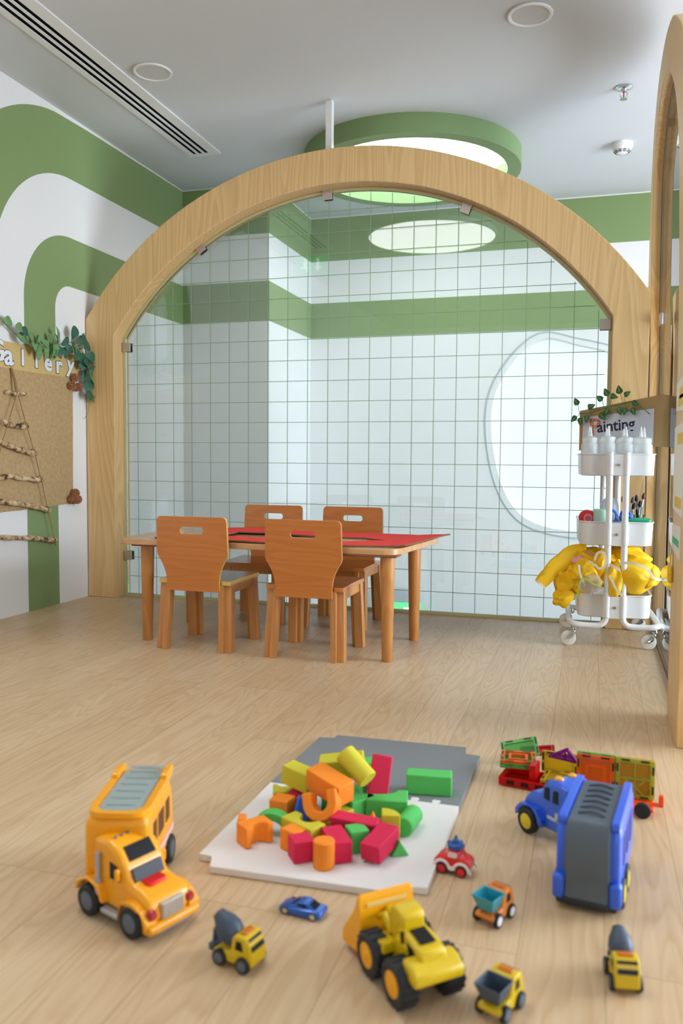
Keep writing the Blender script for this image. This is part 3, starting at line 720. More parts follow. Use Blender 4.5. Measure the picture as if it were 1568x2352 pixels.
make_chair('wooden chair with pale yellow edges at the left, its back towards the room', (-1.484, 2.928, 0), 0)
make_chair('wooden chair nearest the front, its back towards the room, beside the right table leg', (-1.026, 2.922, 0), 0, 1)
make_chair('wooden chair on the glass side of the table, left of the two', (-1.497, 3.785, 0), PI+.02, 1)
make_chair('wooden chair on the glass side of the table, right of the two', (-1.095, 3.79, 0), PI-.03, 1)

# ================================================================= TROLLEY
TX, TY, TR = .083, 3.70, math.radians(3)
t = thing('utility_trolley', 'white three-tier metal trolley on casters holding art supplies', 'trolley', (TX, TY, 0), TR)
def tray(z0, z1):
    g = G()
    def lp(dx, z): return [(x, y, z) for x, y in rrect(-.147+dx, .147-dx, -.186+dx, .186-dx, .045-dx*.5, 6)]
    g.loft([lp(.012, z0), lp(.006, z0+.003), lp(.003, z1-.012), lp(.003, z1-.003), lp(-.001, z1-.002), lp(-.001, z1+.002), lp(.006, z1+.002), lp(.008, z0+.006)])
    return obj('tray', g, PWHITE, t, ang=50)
TZ = [(.694, .782), (.412, .508), (.118, .212)]
for a, b in TZ: tray(a, b)
def tr_(p): return Matrix.Rotation(TR, 4, 'Z') @ Vector(p) + Vector((TX, TY, 0))
for s in (-1, 1):
    g = G()
    y = s*.199
    for q in (-1, 1):
        pts = spline([(q*.031, y, .788), (q*.031, y, .5), (q*.031, y, .2), (q*.031, y, .135), (q*.036, y, .108), (q*.052, y, .092), (q*.075, y, .088), (q*.12, y, .088), (q*.15, y*.995, .09), (q*.168, y*.93, .094), (q*.172, y*.8, .096), (q*.172, 0, .098)], 5)
        g.tube(pts, .0125, 14)
    obj('frame_tube', g, PWHITE, t, ang=60)
    for a, b in TZ:
        g = G()
        for q in (-1, 1): g.cyl((q*.031, y, a+.004), (q*.031, y, b-.002), .0155, n=20)
        g.b2(-.031, .031, y-.012 if s > 0 else y-.011, y+.011 if s > 0 else y+.012, a+.002, b-.002)
        c = obj('collar', g, PWHITE, t, bevel=.0015)
        obj('screw', G().cyl((0, y-s*-.011, (a+b)/2), (0, y+s*.0145, (a+b)/2), .0055, n=14).b2(-.004, .004, y+s*.0142, y+s*.0152, (a+b)/2-.0008, (a+b)/2+.0008), CHROME, c)
for sx in (-1, 1):
    for sy in (-1, 1):
        x, y = sx*.155, sy*.192
        w = obj('caster', G().cyl((x, y, .074), (x, y, .086), .011, n=20).rings((x, y, .066), (0, 0, 1), [(0, .012), (.003, .0145), (.008, .0145), (.01, .011)], 20), CHROME, t)
        ox = -.022
        g = G(); g.rings((x+ox-0, y-.011, .031), (0, 1, 0), [(0, .024), (.002, .03), (.007, .031), (.015, .031), (.02, .03), (.022, .024)], 32)
        obj('wheel', g, plain('off white rubber', (226, 222, 210), .5), w)
        g = G()
        for q in (-1, 1): g.tube(spline([(x, y+q*.013, .07), (x-.001, y+q*.0145, .055), (x-.01, y+q*.0145, .04), (x+ox, y+q*.0145, .031)], 4), .0055, 8)
        g.cyl((x+ox, y-.018, .031), (x+ox, y+.018, .031), .0045, n=12)
        obj('fork', g, CHROME, w)
# squeeze bottles on the top tray
BOT = sheer('milky plastic', (250, 252, 250), .7, .35)
random.seed(2)
lab = ['clear squeeze bottle at the front left of the trolley top tray', 'clear squeeze bottle second from left in the front row on the trolley top', 'clear squeeze bottle third from left in the front row on the trolley top', 'clear squeeze bottle at the front right of the trolley top tray',
       'clear squeeze bottle behind the front left one on the trolley top', 'clear squeeze bottle second from left in the back row on the trolley top', 'clear squeeze bottle third from left in the back row on the trolley top', 'clear squeeze bottle behind the front right one on the trolley top']
proto = None
for i in range(8):
    x = -.105+.069*(i % 4); y = -.12+.12*(i//4); p = tr_((x, y, .7015))
    if proto is None:
        proto = t2 = thing('squeeze_bottle', lab[i], 'bottle', p, 0, 'milky squeeze bottles on the trolley top tray')
        g = G(); g.rings((0, 0, 0), (0, 0, 1), [(0, .03), (.003, .0335), (.105, .0335), (.118, .032), (.126, .0265)], 28); obj('body', g, BOT, t2)
        g = G(); g.rings((0, 0, .126), (0, 0, 1), [(0, .027), (.004, .0285), (.02, .0285), (.022, .024), (.026, .012)], 28); obj('cap', g, BOT, t2)
        g = G(); g.rings((0, 0, .15), (0, 0, 1), [(0, .008), (.015, .0055), (.042, .0022)], 12); obj('nozzle', g, BOT, t2)
    else:
        c = copy_tree(proto); c.location = p; c['label'] = lab[i]; c.rotation_euler = (0, 0, i)
        c.scale = (1, 1, 1+.02*((i*5) % 3-1))
# cardboard and Painting sign
KB = plain('cardboard', (186, 150, 98), .85, bump=.15, bscale=30, var=.06)
t = tag(obj('cardboard_board', G().loft([[(-.066, 3.86, .80), (.268, 3.72, .815), (.268, 3.724, .815), (-.066, 3.864, .80)], [(-.066, 3.86, .975), (.268, 3.72, 1.033), (.268, 3.724, 1.033), (-.066, 3.864, .975)]]), KB, flat=True), 'brown corrugated cardboard sheet standing behind the trolley bottles', 'cardboard')
SU = Vector((.3, -.1255, 0)).normalized()
PW = plain('sign paper', (214, 216, 222), .5, var=.01)
t = thing('painting_sign', 'white paper sign reading Painting on the cardboard behind the trolley', 'sign', (0, 0, 0))
def sg(a, z, d=.004): # point on the sign face
    nrm = Vector((SU.y, -SU.x, 0)); nrm = nrm if nrm.y < 0 else -nrm
    return Vector((-.05, 3.853, 0))+SU*a+Vector((0, 0, z))+nrm*d
g = G(); g.loft([[sg(0, .795, .002), sg(.31, .815, .002), sg(.31, .815, .004), sg(0, .795, .004)], [sg(0, .945, .002), sg(.31, .975, .002), sg(.31, .975, .004), sg(0, .945, .004)]])
obj('paper', g, PW, t, flat=True)
NAVY = plain('navy ink', (34, 26, 62), .6)
sl = (SU+Vector((0, 0, .085))).normalized(); up = Vector((-SU.x*.085, -SU.y*.085, 1)).normalized()
text('lettering', 'ainting', .069, NAVY, basis(sg(.148, .906, .0046), sl, up), t, .0003, .0012, sx=.92)
def confetti():
    m, tt, b = nt('confetti pattern'); L = tt.links
    co = N(tt, 'ShaderNodeTexCoord'); vo = N(tt, 'ShaderNodeTexVoronoi'); vo.inputs['Scale'].default_value = 260; L.new(co.outputs['Object'], vo.inputs['Vector'])
    sp = N(tt, 'ShaderNodeSeparateColor'); L.new(vo.outputs['Color'], sp.inputs[0]); c = N(tt, 'ShaderNodeValToRGB'); c.color_ramp.interpolation = 'CONSTANT'; L.new(sp.outputs[0], c.inputs[0])
    e = c.color_ramp.elements; e[0].color = lin((226, 60, 60)); e[1].position = .85; e[1].color = lin((60, 170, 190))
    for p, q in ((.25, (240, 190, 60)), (.45, (220, 60, 130)), (.6, (240, 120, 50)), (.75, (140, 70, 160))): x = e.new(p); x.color = lin(q)
    L.new(c.outputs[0], b.inputs['Base Color']); return m
text('initial_letter', 'P', .1, confetti(), basis(sg(.056, .9, .0046), sl, up), t, .0003, .003)
# pothos vine along the cardboard's top
t = thing('leafy_vine', 'artificial vine with variegated heart leaves along the top of the Painting cardboard', 'vine', (0, 0, 0))
IVY = plain('ivy leaf', (40, 96, 44), .4, var=.35, bscale=90); IVL = plain('ivy leaf vein', (130, 170, 74), .45, var=.2)
def vp(px, py, d=.02): # px, py: offsets in the cardboard's plane
    return sg(px, py, d)
stem = spline([vp(-.01, .962), vp(.03, .962), (vp(.07, .972)), vp(.11, .985), vp(.17, .995), vp(.215, 1.005), vp(.24, .997), vp(.27, .975), vp(.3, .95)], 6)
g = G(); g.tube(stem, .0022, 6)
gl = G(); random.seed(9)
for (a, z, ang, L) in [(-.015, 1.0, 2.1, .035), (-.02, .95, -2.4, .036), (0, .945, -1.7, .036), (.03, .985, .4, .035), (.03, .955, -1.8, .034), (.085, .962, -.9, .04), (.095, 1.015, 2.5, .034), (.12, 1.035, 2.1, .036), (.13, 1.035, -.3, .034), (.125, .98, -2.1, .038), (.165, .985, -1.2, .038), (.172, 1.04, 1.8, .038), (.2, .98, -1.9, .032), (.19, 1.03, .6, .032), (.225, .98, -1.2, .034), (.225, 1.005, -.5, .032)]:
    p = vp(a, z, .024); i = min(range(len(stem)), key=lambda k: (stem[k]-p).length); g.tube([stem[i], (stem[i]+p)/2+Vector((0, 0, -.004)), p], .0011, 5)
    nn = Vector((SU.y, -SU.x, 0)); nn = nn if nn.y < 0 else -nn
    d = SU*math.cos(ang)+Vector((0, 0, math.sin(ang)))
    leaf(gl, p, d, nn+Vector((random.uniform(-.2, .2), 0, random.uniform(-.1, .4))), L, L*.78, cup=.1, shape='heart')
    leaf(gl, p+d*.004+nn*.0022, d, nn, L*.75, L*.1, cup=.12, mi=1, shape='long')
obj('stem', g, plain('vine stem', (70, 120, 62), .5), t); obj('foliage', gl, [IVY, IVL], t)

# middle tray contents
zf = .4185
def TP(x, y, z=zf): return tr_((x, y, z))
t = thing('masking_tape_roll', 'red tape roll with pale core at the left of the trolley middle tray', 'tape', TP(-.112, -.13, .52), .25)
g = G(); g.rings((0, -.013, 0), (0, 1, 0), [(0, .019), (.0, .03), (.004, .033), (.022, .033), (.026, .03), (.026, .019)], 32); obj('roll', g, plain('red tape', (226, 48, 52), .35), t)
obj('core', G().rings((0, -.016, 0), (0, 1, 0), [(0, .012), (0, .0175), (.012, .0175), (.012, .012)], 28), plain('pink core', (226, 150, 150), .5), t)
obj('label', G().cyl((0, -.0165, 0), (0, -.0158, 0), .012, n=20), plain('rose label', (214, 90, 100), .5), t)
t = tag(obj('plastic_cup', G().rings((0, 0, 0), (0, 0, 1), [(0, .0365), (.004, .0375), (.127, .0325), (.135, .03), (.138, .026)], 32), plain('mint plastic', (176, 214, 196), .4), loc=TP(-.058, -.125)), 'upturned mint green plastic cup in the trolley middle tray', 'cup')
t = thing('pump_bottle', 'clear pump bottle with dark label standing at the back of the middle tray', 'bottle', TP(-.012, .06))
obj('body', G().rings((0, 0, 0), (0, 0, 1), [(0, .037), (.004, .039), (.14, .039), (.16, .034), (.175, .02), (.18, .012)], 32), sheer('clear soap', (216, 220, 224), .55, .2), t)
obj('pump', G().cyl((0, 0, .178), (0, 0, .205), .009).cyl((0, 0, .205), (0, 0, .215), .004).box((-.012, 0, .218), (.04, .01, .007)), PWHITE, t)
obj('label', G().rings((0, 0, .03), (0, 0, 1), [(0, .0385), (0, .0396), (.05, .0396), (.05, .0385)], 32), plain('navy label', (52, 54, 96), .5), t)
t = thing('craft_scissors', 'bright blue plastic scissors handles in the middle of the trolley tray', 'scissors', TP(.012, -.12, .515), .1)
g = G()
for s in (-1, 1): g.tube([(s*.028+.02*math.cos(a)*1.0, .004*s, .012+.026*math.sin(a)) for a in [i*PI/8 for i in range(16)]], .006, 8, True)
g.tube(spline([(.02, -.006, .03), (.045, -.006, .01), (.06, -.006, -.012)], 4), .006, 8); g.tube(spline([(-.04, .004, .03), (-.045, .004, .0), (-.035, .004, -.02)], 4), .007, 8)
obj('handles', g, plain('royal blue plastic', (54, 104, 206), .35), t)
g = G(); g.box((.0, 0, -.03), (.012, .003, .055), (0, .3, 0)); g.box((.0, .004, -.03), (.012, .003, .055), (0, -.3, 0)); obj('blades', g, CHROME, t)
def jar(x, y, label, brs, seed):
    t = thing('brush_jar', label, 'jar', TP(x, y))
    obj('glass', G().rings((0, 0, 0), (0, 0, 1), [(0, .025), (.004, .029), (.075, .029), (.085, .025), (.088, .025), (.09, .027), (.108, .027)], 28), glass('jar glass', (.9, .93, .93, 1), 1.4), t)
    random.seed(seed)
    for k, (tx, ty, h, col) in enumerate(brs):
        b = thing('paint_brush', 'paint brush with %s bristles and %s handle in the %s jar' % col, 'paint brush', TP(x, y), TR)
        p0 = Vector((-tx*.35, -ty*.35, .008)); p1 = Vector((tx, ty, h))
        d = (p1-p0).normalized()
        obj('handle', G().cyl(p0, p0+d*(h-.055), .0028, .0042, 10), plain(col[1]+' handle', {'dark green': (14, 88, 84), 'black': (30, 32, 40), 'teal': (20, 120, 120), 'green': (40, 140, 90)}[col[1]], .3), b)
        obj('ferrule', G().cyl(p0+d*(h-.055), p0+d*(h-.022), .0042, .005, 10), CHROME, b)
        obj('bristles', G().rings(p0+d*(h-.022), d, [(0, .005), (.01, .008), (.022, .006), (.03, .001)], 10), plain(col[0]+' bristle', {'dark': (52, 36, 34), 'brown': (122, 66, 50), 'black': (40, 30, 30), 'grey': (90, 80, 80)}[col[0]], .8), b)
jar(.062, .03, 'glass jar of paint brushes behind the right trolley tube', [(-.022, 0, .175, ('brown', 'teal', 'left')), (.018, .004, .172, ('grey', 'dark green', 'left')), (.022, -.01, .15, ('black', 'dark green', 'left'))], 1)
jar(.102, .05, 'clear glass jar of paint brushes at the right of the middle tray', [(-.006, 0, .178, ('dark', 'black', 'right')), (.008, -.006, .155, ('black', 'green', 'right')), (.024, .006, .19, ('brown', 'teal', 'right'))], 2)
tag(obj('green_lid', G().plate([rrect(-.05, .05, -.028, .028, .01)], ((0, 0, 0), (1, 0, 0), (0, 1, 0)), .012), plain('bright green plastic', (30, 198, 140), .35), bevel=.003, loc=TP(.085, -.13, .5085)), 'bright green flat plastic lid at the right of the trolley middle tray', 'lid').rotation_euler = (.1, 0, 0)  # flat green plastic lid lying on the pale box
tag(obj('storage_box', G().plate([rrect(-.045, .045, -.028, .028, .01)], ((0, 0, 0), (1, 0, 0), (0, 1, 0)), .088), plain('pale box', (210, 214, 214), .4), bevel=.003, loc=TP(.085, -.13)), 'pale plastic box under the green lid in the trolley middle tray', 'box')

# yellow smocks stuffed in the lower tray
YEL = plain('yellow smock cloth', (255, 200, 10), .6, bump=.05, bscale=60, var=.05)
TRIM = plain('patterned white binding', (232, 222, 196), .7, var=.2, bscale=260)
def cloth(c, rad, seed, amp=.35, freq=2.2, sub=4, squash=None, rot=None):
    g = G(); b = g.b
    M = Matrix.Translation(c) @ (Euler(rot).to_matrix().to_4x4() if rot else Matrix.Identity(4)) @ Matrix.Diagonal((*rad, 1))
    bmesh.ops.create_icosphere(b, subdivisions=sub, radius=1)
    off = Vector((seed*3.1, seed*1.7, seed*.9))
    for v in b.verts:
        d = v.co.normalized()
        n = 1-2*abs(noise.noise(d*freq+off)); n2 = 1-2*abs(noise.noise(d*freq*2.3+off*2))
        v.co = d*(1+amp*(n*.7+n2*.12-.35))
    b.transform(M)
    return g
def band(pts, w, nrm, t=.0015, n=6):
    """flat ribbon of width w along pts"""
    P = spline(pts, n); g = G(); prev = None
    for i, p in enumerate(P):
        a = P[max(0, i-1)]; c = P[min(len(P)-1, i+1)]; d = (c-a).normalized(); nn = Vector(nrm); s = d.cross(nn).normalized()*w/2; nn = s.cross(d).normalized()*t
        cur = [g.v(p-s), g.v(p+s), g.v(p+s+nn), g.v(p-s+nn)]
        if prev: g.skin(prev, cur)
        else: g.f(cur)
        prev = cur
    g.f(prev); return g
t = thing('yellow_smock', 'yellow smock with one sleeve hanging out over the left of the trolley', 'smock', (0, 0, 0))
g = cloth((.0, 3.62, .345), (.1, .11, .045), 3, .3)
g2 = []
sl_ = spline([(-.02, 3.58, .365), (-.08, 3.55, .36), (-.125, 3.53, .33), (-.165, 3.515, .29), (-.2, 3.505, .245)], 6)
prev = None
for i, p in enumerate(sl_):
    s = i/(len(sl_)-1); a = sl_[max(0, i-1)]; c = sl_[min(len(sl_)-1, i+1)]; d = (c-a).normalized(); w = d.cross(Vector((0, -1, 0))).normalized()
    rw = .045*(1-s)+.024*s; n_ = 20
    R = [g.v(p+w*rw*math.cos(2*PI*k/n_)*(1+.06*math.sin(7*s+3*k))+Vector((0, 1, 0))*.016*math.sin(2*PI*k/n_)+w*.003*math.sin(k*2.6+s*9)) for k in range(n_)]
    if prev: g.skin(prev, R)
    else: g.f(R[::-1])
    prev = R
g.f(prev)
obj('cloth', g, YEL, t, ang=70)
p = sl_[-1]; d = (sl_[-1]-sl_[-2]).normalized(); w = d.cross(Vector((0, -1, 0))).normalized()
g = G(); R1 = [p-d*.006+w*.0255*math.cos(2*PI*k/20)+Vector((0, .0175*math.sin(2*PI*k/20), 0)) for k in range(20)]; R2 = [q+d*.008 for q in R1]
g.loft([R1, R2]); obj('cuff', g, TRIM, t)
t = thing('yellow_smock', 'crumpled yellow smock lump drooping over the left rim of the bottom tray', 'smock', (0, 0, 0))
obj('cloth', cloth((-.092, 3.56, .262), (.055, .06, .062), 8, .5, 1.0, 4, rot=(0, .2, 0)), YEL, t, ang=35)
obj('hem', cloth((-.108, 3.53, .19), (.042, .04, .036), 5, .5, 1.1, 4, rot=(0, -.5, 0)), YEL, t, ang=35)
obj('fold', cloth((-.05, 3.54, .235), (.06, .03, .022), 14, .4, 1.2, 4, rot=(0, .45, 0)), YEL, t, ang=35)
t = thing('yellow_smock', 'bunched yellow smock with white patterned neck loop in the middle of the bottom tray', 'smock', (0, 0, 0))
obj('cloth', cloth((-.012, 3.535, .292), (.068, .06, .058), 12, .6, 1.25, 5), YEL, t, ang=40)
obj('fold', cloth((.04, 3.515, .335), (.034, .03, .058), 4, .5, 1.2, 4, rot=(0, .12, 0)), YEL, t, ang=40)
obj('binding', band([(.012, 3.478, .355), (.022, 3.474, .385), (.045, 3.472, .388), (.055, 3.472, .36), (.05, 3.47, .332), (.028, 3.47, .325), (.014, 3.472, .34)], .009, (0, -1, 0)), TRIM, t)
obj('binding', band([(-.048, 3.475, .335), (-.042, 3.465, .30), (-.03, 3.462, .27), (-.022, 3.465, .255)], .009, (0, -1, 0)), TRIM, t)
obj('binding', band([(-.012, 3.475, .352), (.0, 3.47, .345), (.014, 3.468, .335)], .009, (0, -1, 0)), TRIM, t)
t = thing('yellow_smock', 'large yellow smock bulging towards the side glass at the right of the bottom tray', 'smock', (0, 0, 0))
obj('cloth', cloth((.165, 3.58, .288), (.086, .1, .074), 21, .28, .8, 5), YEL, t, ang=60)
obj('fold', cloth((.09, 3.535, .275), (.04, .06, .075), 6, .45, 1.1, 4), YEL, t, ang=45)
obj('binding', band([(.105, 3.47, .345), (.14, 3.466, .352), (.175, 3.462, .346), (.21, 3.468, .33), (.238, 3.485, .295), (.258, 3.5, .285), (.266, 3.505, .29)], .011, (0, -1, .2)), TRIM, t)
obj('binding', band([(.07, 3.465, .345), (.088, 3.46, .332), (.11, 3.462, .322)], .01, (0, -1, 0)), TRIM, t)
obj('binding', band([(.07, 3.462, .3), (.085, 3.46, .27), (.098, 3.46, .245), (.125, 3.462, .215)], .009, (0, -1, 0)), TRIM, t)
obj('tail', cloth((.222, 3.57, .285), (.04, .07, .05), 9, .3, 1.3, 4, rot=(0, .5, 0)), YEL, t, ang=60)
t = thing('yellow_smock', 'yellow smock folded at the top back of the bottom tray under the middle tray', 'smock', (0, 0, 0))
obj('cloth', cloth((.13, 3.66, .352), (.1, .11, .045), 31, .35, 1.2, 4), YEL, t, ang=45)
t = thing('pink_smock', 'pink flowered cloth poking out between the yellow smocks', 'smock', (0, 0, 0))
obj('cloth', cloth((-.046, 3.545, .335), (.036, .03, .03), 2, .3, 1.7, 4), plain('pink cloth', (236, 170, 178), .7, var=.12, bscale=120), t, ang=60)
obj('flower', G().ball((-.028, 3.517, .338), .006, (1, .5, .8), 2), plain('red flower print', (205, 60, 60), .7), t)
t = thing('zip_bag', 'clear zip bag with lime green seal hanging over the bottom tray rim', 'bag', (0, 0, 0))
obj('pouch', cloth((-.004, 3.478, .262), (.042, .02, .042), 17, .35, 1.6, 4, rot=(0, .15, 0)), sheer('clear film', (226, 226, 226), .38, .12), t, ang=50)
g = band([(-.05, 3.462, .198), (-.048, 3.455, .235), (-.04, 3.452, .27), (-.034, 3.452, .284)], .006, (0, -1, 0)); obj('zip', g, plain('lime zip', (176, 206, 70), .45), t)
g = band([(-.034, 3.452, .286), (-.01, 3.45, .276), (.012, 3.45, .262), (.036, 3.452, .256), (.04, 3.454, .243)], .006, (0, -1, 0)); obj('zip', g, plain('lime zip', (176, 206, 70), .45), t)
t = tag(obj('paper_bag', G().loft([[(.02, 3.53, .365), (-.02, 3.54, .36), (-.02, 3.56, .36), (.02, 3.55, .365)], [(-.005, 3.51, .392), (-.03, 3.525, .388), (-.03, 3.53, .388), (-.005, 3.515, .392)]]), plain('tan paper', (222, 186, 132), .8), flat=True), 'small tan paper corner sticking up behind the middle smock', 'paper')

# ================================================================= FOAM MATS
GM = plain('grey foam', (128, 131, 133), .85, bump=.25, bscale=260, var=.04); WM = plain('white foam', (232, 230, 226), .85, bump=.25, bscale=260, var=.02)
def tabs(x0, x1, y, n, amp):   # dovetail tabs along a horizontal edge from x0 to x1
    out = []; L = (x1-x0)/n
    for i in range(n):
        a = x0+L*i
        out += [(a+L*.36, y), (a+L*.28, y+amp*.6), (a+L*.34, y+amp), (a+L*.66, y+amp), (a+L*.72, y+amp*.6), (a+L*.64, y)]
    return out
seam = [(-.689, 1.735)]+tabs(-.66, -.285, 1.735, 8, .018)+[(-.258, 1.735)]
white = [(-.688, 1.372), (-.661, 1.37), (-.648, 1.334), (-.297, 1.347), (-.299, 1.374), (-.257, 1.377)]+seam[::-1]
gap = lambda p: (p[0], p[1]+.0012)
grey = [gap(p) for p in seam]+[(-.254, 2.054), (-.29, 2.059), (-.297, 2.107), (-.64, 2.095), (-.642, 2.072), (-.681, 2.063)]
g = G(); g.plate([white], ((0, 0, .001), (1, 0, 0), (0, 1, 0)), .013)
tag(obj('foam_mat', g, WM, bevel=.0012, ang=30), 'white foam puzzle mat on the floor, nearest the camera, under the toy blocks', 'foam mat')
g = G(); g.plate([grey], ((0, 0, .001), (1, 0, 0), (0, 1, 0)), .013)
t = tag(obj('foam_mat', g, GM, bevel=.0012, ang=30), 'grey foam puzzle mat joined behind the white one', 'foam mat')

# ================================================================= FOAM BLOCKS
COL = dict(red=(216, 24, 74), orange=(250, 142, 28), green=(84, 194, 92), yellow=(206, 196, 46), blue=(44, 98, 206))
def foam(c): return plain(c+' foam block', COL[c], .7, bump=.15, bscale=300, var=.03)
def block(label, color, shape, loc, rot=(0, 0, 0)):
    g = G(); k = shape[0]
    if k == 'box': g.box((0, 0, 0), shape[1:])
    elif k == 'cyl': g.cyl((0, 0, -shape[2]/2), (0, 0, shape[2]/2), shape[1], n=36)
    elif k == 'arch':     # w, h, depth, hole radius : block with a round notch in its top
        w, h, d, r = shape[1:]
        lp = [(-w/2, -h/2), (w/2, -h/2), (w/2, h/2)]+arc(0, h/2, r, 0, -180, 14)+[(-w/2, h/2)]
        g.plate([lp], ((0, d/2, 0), (1, 0, 0), (0, 0, 1)), d)
    elif k == 'ring':     # half ring: outer R, inner r, depth
        R, r, d = shape[1:]; g.plate([arc(0, 0, R, 180, 360, 22)+arc(0, 0, r, 360, 180, 16)], ((0, d/2, 0), (1, 0, 0), (0, 0, 1)), d)
    elif k == 'uring':
        R, r, d, e = shape[1:]; g.plate([[(-R, e)]+arc(0, 0, R, 180, 360, 22)+[(R, e), (r, e)]+arc(0, 0, r, 360, 180, 16)+[(-r, e)]], ((0, d/2, 0), (1, 0, 0), (0, 0, 1)), d)
    elif k == 'half':
        R, d = shape[1:]; g.plate([arc(0, 0, R, 0, 180, 22)], ((0, d/2, 0), (1, 0, 0), (0, 0, 1)), d)
    elif k == 'quart':
        R, d = shape[1:]; g.plate([[(0, 0)]+arc(0, 0, R, 0, 90, 14)], ((0, 0, -d/2), (1, 0, 0), (0, 1, 0)), d)
    elif k == 'tri':
        w, h, d = shape[1:]; g.plate([[(-w/2, -h/2), (w/2, -h/2), (0, h/2)]], ((0, d/2, 0), (1, 0, 0), (0, 0, 1)), d)
    o = obj('foam_block', g, foam(color), bevel=.0022, ang=35, loc=loc)
    o.rotation_euler = rot
    return tag(o, label, 'toy block', 'colourful foam building blocks')
U = .04; M0 = .0145
r_ = math.radians
block('orange cube block with its notch turned left, alone at the left of the white mat', 'orange', ('arch', .06, U, U, .017), (-.607, 1.447, M0+U/2), (PI/2, 0, r_(52)))
block('thin orange wedge block leaning on the left orange cube', 'orange', ('box', .016, .03, U), (-.64, 1.462, M0+U/2), (0, 0, r_(20)))
block('green arched bridge block lying behind the left orange blocks', 'green', ('ring', .043, .026, .026), (-.588, 1.495, M0+.002), (PI, 0, r_(4)))
block('yellow arch block with a round notch in the front left of the pile', 'yellow', ('arch', .085, U, .042, .022), (-.52, 1.478, M0+.021), (-PI/2, 0, r_(-28)))
block('orange half hidden block just behind the red cube', 'orange', ('box', U, U, U), (-.525, 1.446, M0+U/2), (0, 0, r_(65)))
block('red cube block at the front of the white mat', 'red', ('box', U, U, U), (-.5, 1.412, M0+U/2), (0, 0, r_(38)))
block('orange upright cylinder block nearest the camera', 'orange', ('cyl', .0195, .05), (-.45, 1.394, M0+.025))
block('red oblong block lying right of the orange cylinder', 'red', ('box', U, .075, U), (-.442, 1.445, M0+U/2), (0, 0, r_(33)))
block('green cube block between two red blocks', 'green', ('box', U*.92, U*.92, U*1.05), (-.412, 1.479, M0+U*.525), (0, 0, r_(36)))
block('red flat oblong block at the front right of the pile', 'red', ('box', .04, .078, .034), (-.362, 1.462, M0+.027), (r_(9), 0, r_(-16)))
block('long red bar block lying across the middle of the pile', 'red', ('box', .093, .03, .034), (-.425, 1.512, M0+.03), (r_(8), r_(2), r_(-3)))
block('yellow quarter round block standing right of the red bar', 'yellow', ('quart', .036, .05), (-.376, 1.528, M0+.025), (0, 0, r_(15)))
block('green cylinder block lying at the right edge of the pile', 'green', ('cyl', .0195, .07), (-.336, 1.588, M0+.0195), (PI/2, 0, r_(-6)))
block('small green triangle block on the right beside the red oblong', 'green', ('tri', .035, .028, .03), (-.334, 1.487, M0+.014), (0, 0, r_(30)))
block('orange triangle tip poking up behind the long red bar', 'orange', ('tri', .03, .034, .03), (-.404, 1.568, M0+.017), (0, 0, r_(15)))
block('green block with a round notch at the back right of the pile', 'green', ('arch', .085, .06, .045, .02), (-.392, 1.638, M0+.0225), (-PI/2, 0, r_(12)))
block('wide green block beside the notched green one', 'green', ('arch', .08, .06, .045, .018), (-.462, 1.628, M0+.0225), (-PI/2, 0, r_(-40)))
block('yellow small block under the orange U block', 'yellow', ('box', .035, .035, .035), (-.468, 1.567, M0+.0175), (0, 0, r_(55)))
block('orange U shaped block standing on the pile', 'orange', ('uring', .036, .017, .032, .022), (-.498, 1.53, M0+.058), (r_(-24), r_(-16), r_(0)))
block('yellow base block hidden below the orange U block', 'yellow', ('box', .05, .03, .02), (-.495, 1.545, M0+.01), (0, 0, r_(10)))
block('long orange oblong block on top of the pile', 'orange', ('box', .095, .045, .045), (-.497, 1.575, M0+.078), (r_(6), r_(9), r_(-28)))
block('green support block under the long orange one', 'green', ('box', .05, .04, .05), (-.49, 1.6, M0+.025), (0, 0, r_(-30)))
block('yellow oblong block at the left top of the pile', 'yellow', ('box', .07, .04, .04), (-.575, 1.615, M0+.07), (r_(0), r_(10), r_(-14)))
block('yellow block with curved notch at the far left of the pile', 'yellow', ('arch', .05, .045, .035, .014), (-.616, 1.632, M0+.0175), (-PI/2, 0, r_(22)))
block('orange cube block at the left side of the pile', 'orange', ('box', .042, .04, .04), (-.598, 1.572, M0+.02), (0, 0, r_(-6)))
block('blue block wedged left of the orange U block', 'blue', ('box', .03, .03, .045), (-.55, 1.56, M0+.026), (r_(-14), r_(18), r_(20)))
block('red block mostly hidden under the yellow and orange oblongs', 'red', ('box', .045, .05, .04), (-.572, 1.622, M0+.02), (0, 0, r_(-10)))
block('yellow block below the long orange oblong on the left', 'yellow', ('box', .04, .03, .034), (-.552, 1.59, M0+.018), (0, 0, r_(18)))
block('yellow long block at the very top of the pile', 'yellow', ('box', .095, .04, .042), (-.5, 1.675, M0+.082), (r_(10), r_(-8), r_(12)))
block('yellow cylinder block lying slanted on top of the pile', 'yellow', ('cyl', .0215, .075), (-.452, 1.612, M0+.108), (r_(8), r_(124), r_(-14)))
block('blue block under the topmost yellow block', 'blue', ('box', .045, .04, .05), (-.52, 1.665, M0+.03), (0, 0, r_(20)))
block('green block behind the topmost yellow block', 'green', ('box', .034, .04, .08), (-.455, 1.73, M0+.04), (r_(0), 0, r_(25)))
block('red oblong block leaning upright at the back of the pile', 'red', ('box', .042, .032, .085), (-.415, 1.665, M0+.072), (r_(-22), r_(8), r_(14)))
block('red block in the shade under the leaning red oblong', 'red', ('box', .04, .04, .036), (-.428, 1.69, M0+.019), (0, 0, r_(30)))
block('green long block alone on the grey mat', 'green', ('box', .1, .044, .044), (-.333, 1.79, M0+.022), (0, 0, r_(8)))

